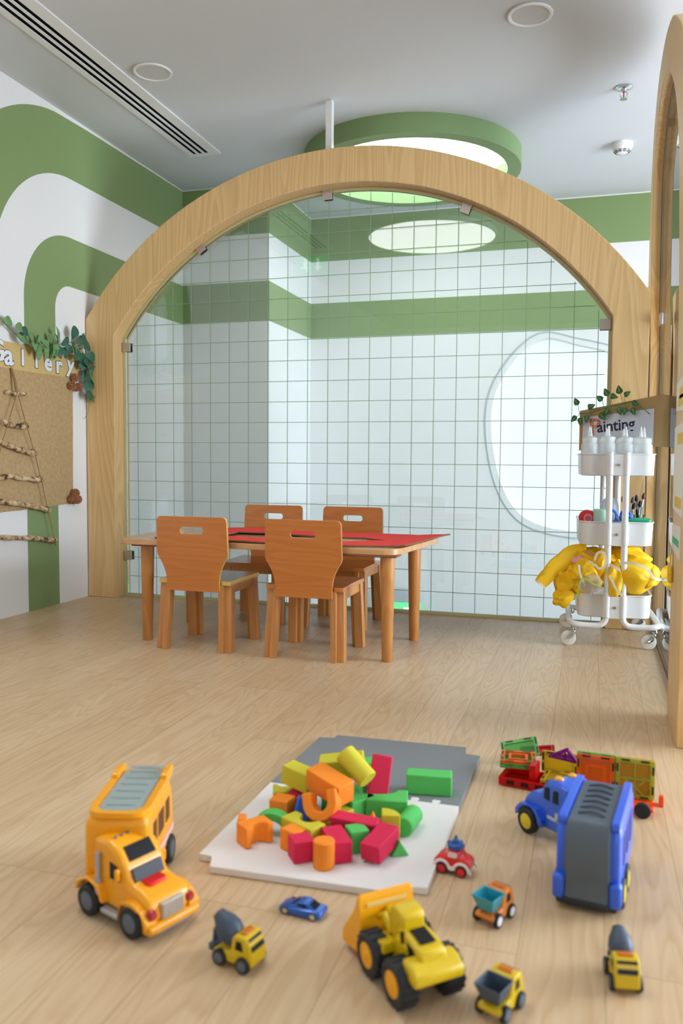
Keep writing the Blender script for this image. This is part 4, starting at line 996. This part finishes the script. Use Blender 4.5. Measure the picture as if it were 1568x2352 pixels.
# ================================================================= TOY VEHICLES
def wheel(name, t, x, y, r, w, tyre, hub, hubc=None, tread=0, rh=.6):
    s = 1 if y > 0 else -1
    g = G(); g.rings((x, y-s*w/2, r), (0, s, 0), [(0, r*.8), (w*.12, r*.96), (w*.25, r), (w*.78, r), (w*.92, r*.95), (w, r*.84), (w*.97, r*rh), (w*.9, r*rh)], 32)
    o = obj('wheel', g, tyre, t)
    obj('hub', G().rings((x, y+s*w*.3, r), (0, s, 0), [(0, r*rh), (w*.17, r*rh), (w*.2, r*rh*.85), (w*.16, r*rh*.5), (w*.24, r*rh*.3)], 28), hub, o)
    if tread:
        g = G()
        for k in range(tread):
            a = 2*PI*k/tread; g.box((x+math.cos(a)*r*.985, y, r+math.sin(a)*r*.985), (r*.1, w*.8, r*.16), (0, -a, 0))
        obj('tread', g, tyre, o)
    return o
OY = plain('orange yellow plastic', (248, 168, 14), .32, coat=.3, var=.02); SILV = plain('silver plastic', (176, 178, 180), .35, .3)
RPL = plain('red plastic', (226, 36, 34), .3, coat=.3); GREYP = plain('grey rubber hub', (92, 104, 116), .5)
def ext(g, prof, y0, y1): g.plate([prof], ((0, y1, 0), (1, 0, 0), (0, 0, 1)), y1-y0)   # side profile (x,z) extruded along y


def flatten(cab, t):
    for ch in list(cab.children):
        m = cab.matrix_basis @ ch.matrix_basis; ch.parent = t; ch.matrix_basis = m
    bpy.data.objects.remove(cab)
# --- yellow car carrier: trailer and turned cab
t = thing('toy_truck', 'large yellow toy car carrier truck with grey ramp top and turned cab', 'toy truck', (-.775, 1.285, 0), r_(-74))
g = G(); ext(g, [(-.1, .045), (-.085, .14), (-.07, .158), (.085, .158), (.105, .15), (.108, .04), (.06, .03), (-.06, .03)], -.052, .052)
obj('trailer', g, OY, t, bevel=.011, ang=45, seg=3)
g = G(); g.plate([rrect(-.115, .092, -.036, .036, .012)], ((0, 0, .1565), (1, 0, 0), (0, 1, 0)), .004)
for k in range(6): g.box((-.08+.03*k, 0, .1612), (.004, .05, .0012))
obj('rim', G().plate([rrect(-.1, .106, -.052, .052, .03), rrect(-.1, .094, -.039, .039, .024)], ((0, 0, .152), (1, 0, 0), (0, 1, 0)), .0095), OY, t, bevel=.003)
obj('ramp', g, plain('grey green plastic', (150, 164, 160), .5), t, bevel=.002)
for s in (-1, 1):
    g = G(); g.plate([rrect(-.104, -.045, .0, .017, .007)], ((0, s*.045+.0055, .153), (1, 0, 0), (0, 0, 1)), .011); obj('rail', g, OY, t, bevel=.004)
    for xx, w in ((-.045, .014), (.005, .02), (.05, .012)):
        g = G(); g.b2(xx-w, xx+w, s*.0515, s*.0532, .085, .125); obj('side_opening', g, plain('brown painted shadow', (92, 52, 16), .6), t, bevel=.004)  # dark brown panel paints the shade inside the opening
    g = G(); g.b2(-.09, .04, s*.0515, s*.0535, .05, .062); obj('sticker', g, plain('pink white sticker', (232, 190, 180), .5), t)
    wheel('wheel', t, -.055, s*.05, .026, .02, BLACKR, GREYP)
cab = bpy.data.objects.new('cab', None); C.objects.link(cab); cab.parent = t
cabw = Matrix.Translation((-.705, 1.178, 0)) @ Matrix.Rotation(r_(-21), 4, 'Z')
cab.matrix_local = (Matrix.Translation((-.775, 1.285, 0)) @ Matrix.Rotation(r_(-74), 4, 'Z')).inverted() @ cabw
obj('cab_body', (lambda g: (ext(g, [(-.09, .028), (-.09, .05), (-.062, .06), (-.058, .128), (-.02, .13), (.004, .118), (.022, .098), (.032, .074), (.062, .068), (.084, .058), (.09, .03), (.07, .022), (-.06, .022)], -.041, .041), g)[1])(G()), OY, cab, bevel=.008, ang=35, seg=3)
for s in (-1, 1):
    g = G(); ext(g, [(.018, .02)]+arc(.052, .026, .031, 170, 10, 10)+[(.09, .02), (.092, .034), (.075, .05), (.03, .052)], s*.034 if s > 0 else -.054, .054 if s > 0 else -.034); obj('fender', g, OY, cab, bevel=.005, ang=40)
    g = G(); ext(g, [(-.095, .03)]+arc(-.058, .026, .032, 165, 15, 10)+[(-.02, .03), (-.03, .058), (-.06, .064), (-.09, .05)], s*.034 if s > 0 else -.054, .054 if s > 0 else -.034); obj('fender', g, OY, cab, bevel=.005, ang=40)
    wheel('wheel', cab, .052, s*.047, .0255, .02, BLACKR, GREYP); wheel('wheel', cab, -.058, s*.047, .0255, .02, BLACKR, GREYP)
    obj('exhaust_stack', G().cyl((-.04, s*.045, .04), (-.04, s*.045, .066), .0062).cyl((-.04, s*.045, .066), (-.04, s*.045, .108), .0045), SILV, cab)
    g = G(); ext(g, [(-.014, .072), (.012, .072), (.005, .096), (-.014, .1)], s*.0405 if s > 0 else -.0424, .0424 if s > 0 else -.0405); obj('side_window', g, DARK, cab, bevel=.0015)
    obj('mirror', G().box((.012, s*.047, .086), (.008, .008, .02)), OY, cab, bevel=.003)
    obj('headlight', G().rings((.082, s*.038, .043), (1, 0, 0), [(0, .0085), (.006, .0085), (.01, .006)], 20), plain('dark red lens', (170, 20, 34), .15, coat=.5), cab)
    g = G(); g.b2(-.026, .018, s*.04, s*.053, .016, .024); obj('step', g, SILV, cab, bevel=.002)
pl = lambda a, b, y0, y1, th: [(a[0], y0, a[1]), (a[0], y1, a[1]), (b[0], y1, b[1]), (b[0], y0, b[1])]
def slab(g, a, b, y, th):
    """thin panel on a sloping face between side-view points a and b, half width y"""
    d = Vector((b[0]-a[0], 0, b[1]-a[1])).normalized(); n = Vector((d.z, 0, -d.x)); n = n if n.z > 0 or (abs(n.z) < 1e-3 and n.x > 0) else -n
    A = [Vector((a[0], -y, a[1])), Vector((a[0], y, a[1])), Vector((b[0], y, b[1])), Vector((b[0], -y, b[1]))]
    g.loft([[p-n*th*.5 for p in A], [p+n*th for p in A]])
g = G(); slab(g, (.026, .094), (.0345, .074), .03, .0022); obj('windshield', g, DARK, cab, bevel=.001)
g = G(); slab(g, (.0, .121), (.019, .103), .026, .0022); obj('roof_window', g, DARK, cab, bevel=.001)
g = G()
for k in range(5): g.ball((-.022, -.024+.012*k, .131), .0034, (1, 1, .6), 2)
obj('roof_lights', g, GREYP, cab)
obj('hood_button', G().plate([rrect(.032, .056, -.019, .019, .006)], ((0, 0, .068), (1, 0, 0), (0, 1, 0)), .007), RPL, cab, bevel=.003)
g = G(); g.b2(.084, .0925, -.022, .022, .03, .056)
for k in range(7): g.b2(.092, .094, -.02+.0062*k, -.0175+.0062*k, .031, .055)
obj('grille', g, plain('silver beige grille', (196, 186, 170), .35, .2), cab, bevel=.001)
g = G(); ext(g, [(.075, .014), (.097, .016), (.1, .024), (.096, .03), (.075, .03)], -.05, .05); obj('bumper', g, OY, cab, bevel=.005)
obj('chassis', G().b2(-.085, .094, -.036, .036, .011, .024), SILV, cab, bevel=.003)

flatten(cab, t)
# --- blue car carrier seen from behind
BLU = plain('blue plastic', (42, 98, 222), .32, coat=.3, var=.03); BLD = plain('slate grey plastic', (86, 98, 108), .5, var=.03)
t = thing('toy_truck', 'large blue toy carrier truck seen from behind with dark grey shutter', 'toy truck', (.02, 1.508, 0), r_(82))
g = G(); ext(g, [(-.1, .04), (-.102, .13), (-.09, .148), (.09, .152), (.105, .14), (.108, .04), (.07, .03), (-.09, .026)], -.052, .052)
obj('trailer', g, BLU, t, bevel=.009, ang=45, seg=3)
g = G(); ext(g, [(-.108, .02), (-.1055, .06), (-.109, .066), (-.1075, .135), (-.096, .1505), (.085, .1545), (.085, .148), (-.09, .143), (-.1, .13), (-.1, .02)], -.036, .036)
obj('shutter', g, BLD, t, bevel=.003, ang=50)
g = G()
for k in range(6):
    g.tube(spline([(-.066+.025*k, -.022, .1535+.0004*k), (-.058+.025*k, 0, .155+.0004*k), (-.066+.025*k, .022, .1535+.0004*k)], 5), .0022, 8)
obj('shutter_ribs', g, BLD, t)
for s in (-1, 1):
    g = G(); g.plate([rrect(-.098, .098, .0, .016, .007)], ((0, s*.043+.0065, .142), (1, 0, .02), (0, 0, 1)), .013); obj('rail', g, BLU, t, bevel=.004)
    obj('tail_guard', G().b2(-.11, -.086, s*.036, s*.056, .016, .058), BLU, t, bevel=.006)
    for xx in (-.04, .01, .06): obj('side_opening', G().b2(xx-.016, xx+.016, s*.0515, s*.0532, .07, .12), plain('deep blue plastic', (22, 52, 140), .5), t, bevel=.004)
    wheel('wheel', t, -.062, s*.048, .025, .02, BLACKR, plain('yellow hub', (226, 200, 40), .4)); wheel('wheel', t, -.005, s*.048, .025, .02, BLACKR, plain('yellow hub', (226, 200, 40), .4))
obj('bumper', G().b2(-.108, -.08, -.05, .05, .008, .022), plain('dark bumper', (34, 40, 46), .5), t, bevel=.005)
cab = bpy.data.objects.new('cab', None); C.objects.link(cab); cab.parent = t
cab.matrix_local = (Matrix.Translation((.02, 1.508, 0)) @ Matrix.Rotation(r_(82), 4, 'Z')).inverted() @ Matrix.Translation((-.045, 1.685, 0)) @ Matrix.Rotation(r_(136), 4, 'Z')
g = G(); ext(g, [(-.06, .028), (-.056, .118), (-.02, .124), (.006, .12), (.02, .095), (.028, .086), (.05, .082), (.066, .066), (.072, .03), (.05, .022), (-.05, .022)], -.038, .038); obj('cab_body', g, BLU, cab, bevel=.008, ang=35, seg=3)
for s in (-1, 1):
    g = G(); ext(g, [(.008, .024)]+arc(.044, .026, .03, 170, 15, 10)+[(.08, .026), (.08, .04), (.066, .056), (.022, .056), (.006, .04)], .032 if s > 0 else -.05, .05 if s > 0 else -.032); obj('fender', g, BLU, cab, bevel=.005, ang=40)
    wheel('wheel', cab, .044, s*.045, .0255, .02, BLACKR, plain('yellow hub', (226, 200, 40), .4))
    for a, b in ((-.03, -.014), (-.006, .01)):
        g = G(); ext(g, [(a, .082), (b, .082), (b-.002, .106), (a+.001, .108)], .0375 if s > 0 else -.0394, .0394 if s > 0 else -.0375); obj('side_window', g, DARK, cab, bevel=.0015)
    g = G(); g.b2(-.03, -.022, s*.0378, s*.039, .046, .064); g.b2(-.03, .0, s*.0378, s*.039, .046, .052); obj('door_sticker', g, plain('silver sticker', (196, 204, 214), .4), cab)
    obj('beacon', G().ball((-.01, s*.018, .124), .009, (1.2, 1, .6), 2), plain('amber lamp', (248, 176, 40), .2, coat=.5), cab)
g = G(); slab(g, (.009, .116), (.02, .096), .03, .0022); obj('windshield', g, DARK, cab, bevel=.001)

flatten(cab, t)
# --- wheel loader
CY = plain('construction yellow plastic', (218, 184, 4), .4, coat=.15, var=.02); CO = plain('warm yellow plastic', (246, 172, 4), .38, var=.02)
TYRE = plain('dark tyre rubber', (34, 38, 42), .6, var=.15)
t = thing('toy_loader', 'large yellow toy wheel loader with raised bucket and chunky black tyres', 'toy loader', (-.236, 1.136, 0), r_(133)); t.scale = (.89, .89, .89)
for sx in (-.042, .042):
    for s in (-1, 1): wheel('wheel', t, sx, s*.042, .036, .034, TYRE, CO, tread=16, rh=.56)
g = G(); ext(g, [(-.078, .052), (-.076, .074), (-.04, .082), (.002, .084), (.012, .07), (.05, .066), (.06, .046), (.02, .03), (-.03, .03), (-.07, .04)], -.026, .026); obj('chassis', g, CY, t, bevel=.004, ang=35)
g = G(); ext(g, [(-.092, .05), (-.092, .066), (-.074, .078), (-.05, .08), (-.05, .064), (-.075, .05)], -.045, .045); obj('rear_counterweight', g, CY, t, bevel=.005, ang=35)
g = G(); ext(g, [(-.076, .07), (-.07, .09), (-.03, .098), (.0, .098), (.0, .07)], -.024, .024); obj('hood', g, CY, t, bevel=.005, ang=35)
g = G(); ext(g, [(-.014, .07), (-.012, .116), (-.004, .122), (.026, .122), (.032, .114), (.034, .07)], -.021, .021); obj('cabin', g, CY, t, bevel=.005, ang=35)
g = G(); slab(g, (-.055, .0945), (-.02, .0995), .014, .0018); obj('rear_window', g, DARK, t, bevel=.001)
for s in (-1, 1):
    g = G(); ext(g, [(-.06, .072), (-.04, .072), (-.032, .088), (-.05, .086)], .0235 if s > 0 else -.0262, .0262 if s > 0 else -.0235); obj('side_vent', g, DARK, t)
    g = G(); ext(g, [(-.022, .074), (-.014, .074), (-.013, .098), (-.02, .1)], .0235 if s > 0 else -.0258, .0258 if s > 0 else -.0235); obj('side_window', g, DARK, t)
    g = G(); ext(g, [(.004, .054), (.04, .048), (.045, .064), (.006, .072)], .024 if s > 0 else -.046, .046 if s > 0 else -.024); obj('side_step', g, CY, t, bevel=.002)
    g = G(); g.b2(.014, .032, s*.0455, s*.047, .056, .064); obj('step_hole', g, DARK, t)
    g = G(); g.tube([(.03, s*.016, .07), (.055, s*.016, .088), (.085, s*.016, .07), (.1, s*.018, .05)], .006, 8); obj('lift_arm', g, CY, t)
g = G(); g.cyl((.03, 0, .085), (.09, 0, .085), .006); obj('bucket_cylinder', g, CY, t)
g = G(); prof = [(.076, .018), (.07, .04), (.078, .106), (.084, .116), (.09, .110), (.083, .045), (.09, .024), (.135, .012), (.135, .007)]
g.plate([prof], ((0, .05, 0), (1, 0, 0), (0, 0, 1)), .1)
for s in (-1, 1): ext(g, [(.076, .018), (.07, .04), (.078, .106), (.084, .114), (.1, .08), (.14, .03), (.14, .008)], s*.05-.002, s*.05+.002)
obj('bucket', g, CO, t, bevel=.0012, ang=40)
g = G(); g.b2(.0745, .0785, -.038, .038, .096, .101); obj('bucket_slot', g, plain('cream slot', (226, 206, 130), .5), t)
obj('axle', G().cyl((-.042, -.04, .036), (-.042, .04, .036), .008).cyl((.042, -.04, .036), (.042, .04, .036), .008), TYRE, t)

# --- small blue sports car
t = thing('toy_car', 'small metallic blue toy sports car on the floor in front of the white mat', 'toy car', (-.443, 1.262, 0), r_(173))
CB = plain('metallic blue paint', (26, 96, 190), .25, .3, coat=.6)
def carbody(L, W, H, base, roof):
    g = G(); secs = []
    for x, zlo, zs, zt, w, wt in base:
        secs.append([(x*L, -w*W, zlo*H), (x*L, -w*W, zs*H), (x*L, -wt*W, zt*H), (x*L, wt*W, zt*H), (x*L, w*W, zs*H), (x*L, w*W, zlo*H)])
    g.loft(secs); return g
base = [(-.5, .25, .42, .5, .36, .3), (-.47, .16, .5, .6, .46, .38), (-.33, .12, .54, .66, .5, .4), (-.2, .12, .56, .66, .5, .38), (.1, .12, .55, .62, .5, .4), (.32, .12, .5, .56, .5, .38), (.46, .14, .4, .46, .44, .34), (.5, .2, .34, .38, .36, .28)]
o = obj('body', carbody(.078, .036, .024, base, 0), CB, t, bevel=.0015, ang=30)
g = G(); g.loft([[(x*.078, s*w*.036, z*.024) for (s, w, z) in ((-1, w0, .6), (-1, w1, zt), (1, w1, zt), (1, w0, .6))] for x, w0, w1, zt in ((-.36, .3, .28, .63), (-.2, .42, .3, .93), (-.02, .42, .3, .98), (.06, .42, .31, .94), (.22, .36, .32, .64))])
obj('cabin', g, CB, t, bevel=.0012, ang=30)
g = G(); slab(g, (.009, .0226), (.0165, .0165), .0098, .0006); obj('windshield', g, DARK, t)
g = G(); slab(g, (-.0165, .0222), (-.027, .0162), .0092, .0006); obj('rear_window', g, DARK, t)
for s in (-1, 1):
    g = G(); ext(g, [(-.014, .016), (.009, .0158), (.002, .0215), (-.01, .022)], .0128 if s > 0 else -.0136, .0136 if s > 0 else -.0128); obj('side_window', g, DARK, t)
    for x in (-.025, .025): wheel('wheel', t, x, s*.0155, .0068, .006, BLACKR, CHROME, rh=.7)

# --- small construction trucks
SL = plain('slate blue plastic', (62, 76, 92), .45, var=.04)
def mini(label, loc, rz, kind, body=CY, wheelc=GREYP, sc=1.0):
    t = thing('toy_truck', label, 'toy truck', loc, rz, None); t.scale = (sc, sc, sc)
    g = G(); ext(g, [(-.034, .012), (-.034, .02), (-.004, .024), (.0, .046), (.006, .05), (.024, .05), (.03, .042), (.034, .026), (.035, .01), (.02, .007), (-.02, .007)], -.018, .018); obj('body', g, body, t, bevel=.0035, ang=30, seg=3)
    for s in (-1, 1):
        wheel('wheel', t, .02, s*.0185, .0115, .009, BLACKR, wheelc, rh=.66); wheel('wheel', t, -.021, s*.0185, .0115, .009, BLACKR, wheelc, rh=.66)
        g = G(); ext(g, [(.006, .03), (.02, .03), (.017, .043), (.008, .043)], .0176 if s > 0 else -.0187, .0187 if s > 0 else -.0176); obj('side_window', g, DARK, t)
    g = G(); slab(g, (.0255, .0475), (.0325, .031), .0145, .0014); obj('windshield', g, DARK, t)
    g = G(); g.b2(.009, .019, -.011, .011, .0495, .0525); obj('light_bar', g, plain('amber light bar', (206, 110, 20), .3), t, bevel=.001)
    if kind == 'mixer':
        g = G(); g.rings((-.0, 0, .03), Vector((-.62, 0, .52)), [(0, .010), (.008, .016), (.022, .019), (.034, .0165), (.044, .011), (.05, .009), (.051, .006)], 28); obj('drum', g, SL, t)
        g = G(); g.tube([(-.036, 0, .046), (-.043, 0, .034), (-.044, 0, .02)], .0045, 8); g.b2(-.045, -.036, -.014, .014, .012, .022); obj('chute', g, SL, t, bevel=.001)
    if kind == 'dump':
        g = G(); o_ = [(-.04, .05), (-.032, .024), (-.004, .024), (.0, .054)]
        A = lambda x0, x1, y, z: [(x0, -y, z), (x1, -y, z), (x1, y, z), (x0, y, z)]
        g.loft([A(-.03, -.006, .012, .024), A(-.041, -.001, .0205, .05), A(-.039, -.003, .0185, .05), A(-.028, -.008, .011, .027)]); obj('dump_bed', g, SL if body is CY else plain('teal plastic', (28, 150, 170), .35, coat=.2), t, bevel=.001, ang=30)
    if kind == 'arm':
        g = G(); g.rings((-.014, 0, .046), Vector((-.25, .9, .1)), [(-.017, .004), (-.012, .013), (0, .0165), (.012, .013), (.017, .004)], 20); g.tube([(-.022, .006, .055), (-.038, .006, .045), (-.044, .004, .028), (-.05, 0, .018)], .0055, 8); obj('drum', g, SL, t)
        g = G(); g.b2(-.052, -.034, -.012, .012, .01, .022); obj('hopper', g, SL, t, bevel=.002)
    return t
mini('small yellow toy concrete mixer with slate drum left of the blue car', (-.488, 1.105, 0), r_(-14), 'mixer', sc=1.05)
mini('small yellow toy mixer truck facing the camera at the far right', (.058, 1.228, 0), r_(-80), 'mixer', sc=.98)
mini('small yellow toy dump truck with slate bed at the bottom edge', (-.104, 1.114, 0), r_(68), 'dump', sc=1.0)
OR = plain('orange plastic', (222, 132, 50), .35, coat=.2)
mini('small orange toy dump truck with teal bed', (-.138, 1.342, 0), r_(66), 'dump', OR, plain('white hub', (230, 230, 230), .4), 1.0)

# --- red toy car with blue siren
t = thing('toy_car', 'small red toy fire car with blue top beside the white mat', 'toy car', (-.226, 1.478, 0), r_(170))
g = G(); ext(g, [(-.033, .012), (-.034, .024), (-.028, .032), (-.016, .034), (-.012, .044), (.008, .045), (.013, .035), (.028, .031), (.035, .022), (.035, .012), (.02, .008), (-.02, .008)], -.0175, .0175); obj('body', g, RPL, t, bevel=.005, ang=30, seg=3)
for s in (-1, 1):
    g = G(); ext(g, [(-.037, .008)]+arc(-.0185, .011, .0115, 180, 0, 10)+[(-.002, .009), (.002, .009)]+arc(.0185, .011, .0115, 180, 0, 10)+[(.037, .008), (.037, .013)]+arc(.0185, .011, .0165, 20, 160, 10)+arc(-.0185, .011, .0165, 20, 160, 10)+[(-.037, .013)], .0155 if s > 0 else -.02, .02 if s > 0 else -.0155); obj('wheel_arch', g, PWHITE, t, bevel=.0012)
    for x in (-.0185, .0185): wheel('wheel', t, x, s*.0165, .0102, .008, BLACKR, RPL, rh=.72)
    g = G(); ext(g, rrect(-.01, .007, .0335, .0425, .002), .0172 if s > 0 else -.0184, .0184 if s > 0 else -.0172); obj('side_window', g, plain('pale window', (226, 218, 214), .3), t)
g = G(); slab(g, (.009, .044), (.0135, .0355), .012, .0012); obj('windshield', g, plain('pale window', (226, 218, 214), .3), t)
NB = plain('navy blue plastic', (24, 84, 160), .3, coat=.3)
g = G(); g.rings((-.002, 0, .0445), (0, 0, 1), [(0, .013), (.003, .0155), (.008, .0145), (.011, .009)], 28)
g.ball((-.002, 0, .057), .0065, (1, 1, .9), 2); g.cyl((-.002, 0, .06), (-.002, 0, .068), .003, .0022)
for k in range(6): g.ball((-.002+.0125*math.cos(k*PI/3), .0125*math.sin(k*PI/3), .052), .0042, (1, 1, 1), 2)
obj('siren', g, NB, t)

# ================================================================= MAGNETIC TILES
TC_ = dict(orange=(255, 128, 24), green=(120, 210, 110), red=(226, 26, 30), yellow=(226, 200, 60), purple=(150, 24, 150), lime=(196, 206, 76))
def tile(label, col, M, L=.08, W=None, inner='square', pane=True, dens=.5):
    W = W or L
    t = bpy.data.objects.new('magnetic_tile', None); C.objects.link(t); t.matrix_world = M
    tag(t, label, 'magnetic tile', 'see-through magnetic building tiles')
    m = sheer(col+' tile plastic', TC_[col], .72, .2); b = .009
    g = G()
    if inner == 'tri':
        o_ = [(-L/2, 0), (L/2, 0), (L*.12, W)]; cx, cy = sum(p[0] for p in o_)/3, sum(p[1] for p in o_)/3
        i_ = [(cx+(x-cx)*.66, cy+(y-cy)*.66) for x, y in o_]
    else:
        o_ = rrect(-L/2, L/2, 0, W, .004, 3); i_ = rrect(-L/2+b, L/2-b, b, W-b, .002, 3)
    g.plate([o_, i_], ((0, 0, -.003), (1, 0, 0), (0, 1, 0)), .006)
    if inner == 'cross':
        g.box((0, W/2, 0), (L-.01, .004, .005)); g.box((0, W/2, 0), (.004, W-.01, .005))
        for s in (-1, 1): g.box((0, W*.27, 0), (L*.62, .003, .0035), (0, 0, s*.7))
    if inner == 'box':
        g.plate([rrect(-L*.28, L*.28, W*.24, W*.76, .003, 3), rrect(-L*.2, L*.2, W*.32, W*.68, .002, 3)], ((0, 0, -.003), (1, 0, 0), (0, 1, 0)), .006)
    if inner == 'tri': g.box((cx, cy, 0), (L*.6, .004, .005)); g.box((cx, cy, 0), (.004, W*.5, .005))
    obj('rim', g, m, t)
    if pane: obj('pane', G().plate([i_], ((0, 0, -.001), (1, 0, 0), (0, 1, 0)), .002), sheer(col+' tile pane', TC_[col], dens, .2), t)
    if inner != 'tri':
        mg = sheer('dark magnet', (70, 70, 40), .75, .4)
        for s in (-.25, .25):
            obj('magnet', G().b2(s*L-.009, s*L+.009, .0015, .0055, -.0032, .0032), mg, t); obj('magnet', G().b2(s*L-.009, s*L+.009, W-.0055, W-.0015, -.0032, .0032), mg, t)
            obj('magnet', G().b2(-L/2+.0015, -L/2+.0055, W/2+s*W-.009, W/2+s*W+.009, -.0032, .0032), mg, t); obj('magnet', G().b2(L/2-.0055, L/2-.0015, W/2+s*W-.009, W/2+s*W+.009, -.0032, .0032), mg, t)
    return t
def upright(x, y, z, rz, tilt=0): return Matrix.Translation((x, y, z)) @ Matrix.Rotation(rz, 4, 'Z') @ Matrix.Rotation(PI/2-tilt, 4, 'X')
def flat_(x, y, z, rz, rx=0, ry=0): return Matrix.Translation((x, y, z)) @ Euler((rx, ry, rz)).to_matrix().to_4x4()
tile('orange square tile standing upright in front of the blue truck cab', 'orange', upright(.02, 1.882, .022, r_(-4)), .08, .083, 'box', dens=.6)
tile('green square tile standing upright just behind the upright orange tile', 'green', upright(.0215, 1.892, .0205, r_(-4)), .084, .086, dens=.25)
tile('yellow green tile with cross bars standing upright at the right end', 'lime', upright(.102, 1.876, .022, r_(-4)), .08, .086, 'cross', dens=.3)
tile('orange tile standing behind the yellow green tile at the right end', 'orange', upright(.103, 1.887, .021, r_(-4)), .08, .084, dens=.4)
tile('orange tile with square hole lying on top at the left end', 'orange', flat_(-.152, 1.945, .046, r_(5)), .08, .075, 'box', pane=False)
tile('green tile lying under the left orange tile', 'green', flat_(-.152, 1.942, .036, r_(5)), .084, .078, dens=.4)
tile('pale green tile leaning at the back left of the tiles', 'green', flat_(-.152, 2.045, .024, r_(6), r_(42), r_(-14)), .09, .05, dens=.5)
tile('red tile seen edge on behind the green leaning one', 'red', flat_(-.115, 2.06, .03, r_(4), r_(4), r_(-8)), .085, .05, dens=.3)
tile('yellow tile standing upright with round window shapes in the middle', 'yellow', upright(-.06, 1.985, .018, r_(-4)), .082, .05, dens=.45)
tile('yellow tile lying flat on the red base', 'yellow', flat_(-.058, 1.9, .024, r_(-10)), .085, .07, dens=.5)
tile('purple triangle tile leaning on the yellow tiles', 'purple', Matrix.Translation((-.05, 1.955, .062)) @ Euler((r_(128), r_(6), r_(-6))).to_matrix().to_4x4(), .07, .05, 'tri', pane=False)
t = thing('tile_car_base', 'red flat see-through car base under the left and middle tiles', 'magnetic tile', (-.1, 1.93, 0), r_(-10), 'see-through magnetic building tiles')
g = G(); g.plate([rrect(-.09, .09, -.035, .045, .005), rrect(-.08, .08, -.026, .036, .003)], ((0, 0, .004), (1, 0, 0), (0, 1, 0)), .016); obj('rim', g, sheer('red tile plastic', TC_['red'], .72), t)
obj('pane', G().b2(-.08, .08, -.026, .036, .009, .012), sheer('red tile pane', TC_['red'], .5), t)
obj('pillar', G().b2(-.022, -.006, -.02, .02, .012, .055), sheer('red tile plastic', TC_['red'], .72), t, bevel=.002)
for k in range(5): obj('magnet', G().b2(-.07+.033*k, -.052+.033*k, -.0358, -.033, .007, .017), sheer('dark red magnet', (90, 10, 14), .8), t)
t = thing('tile_car_base', 'orange red wheeled tile chassis with hook at the right end', 'magnetic tile', (.07, 1.86, 0), r_(-3), 'see-through magnetic building tiles')
ORR = plain('bright orange red plastic', (250, 78, 20), .35, coat=.2)
g = G(); g.b2(-.09, .07, -.03, .06, .012, .02); obj('deck', g, ORR, t, bevel=.002)
g = G(); g.b2(.068, .088, -.006, .006, .017, .023); g.b2(.08, .09, -.006, .006, .017, .042); obj('hook', g, ORR, t, bevel=.0015)
for x in (-.055, .048):
    for y in (-.033, .063):
        o = obj('wheel', G().rings((x, y-.005, .0165), (0, 1, 0), [(0, .0155), (.001, .0165), (.009, .0165), (.01, .0155)], 28), plain('black toy wheel', (28, 28, 28), .7, bump=.5, bscale=500), t)
        obj('hub', G().cyl((x, y-.0056, .0165), (x, y+.0056, .0165), .003), BLACKR, o)
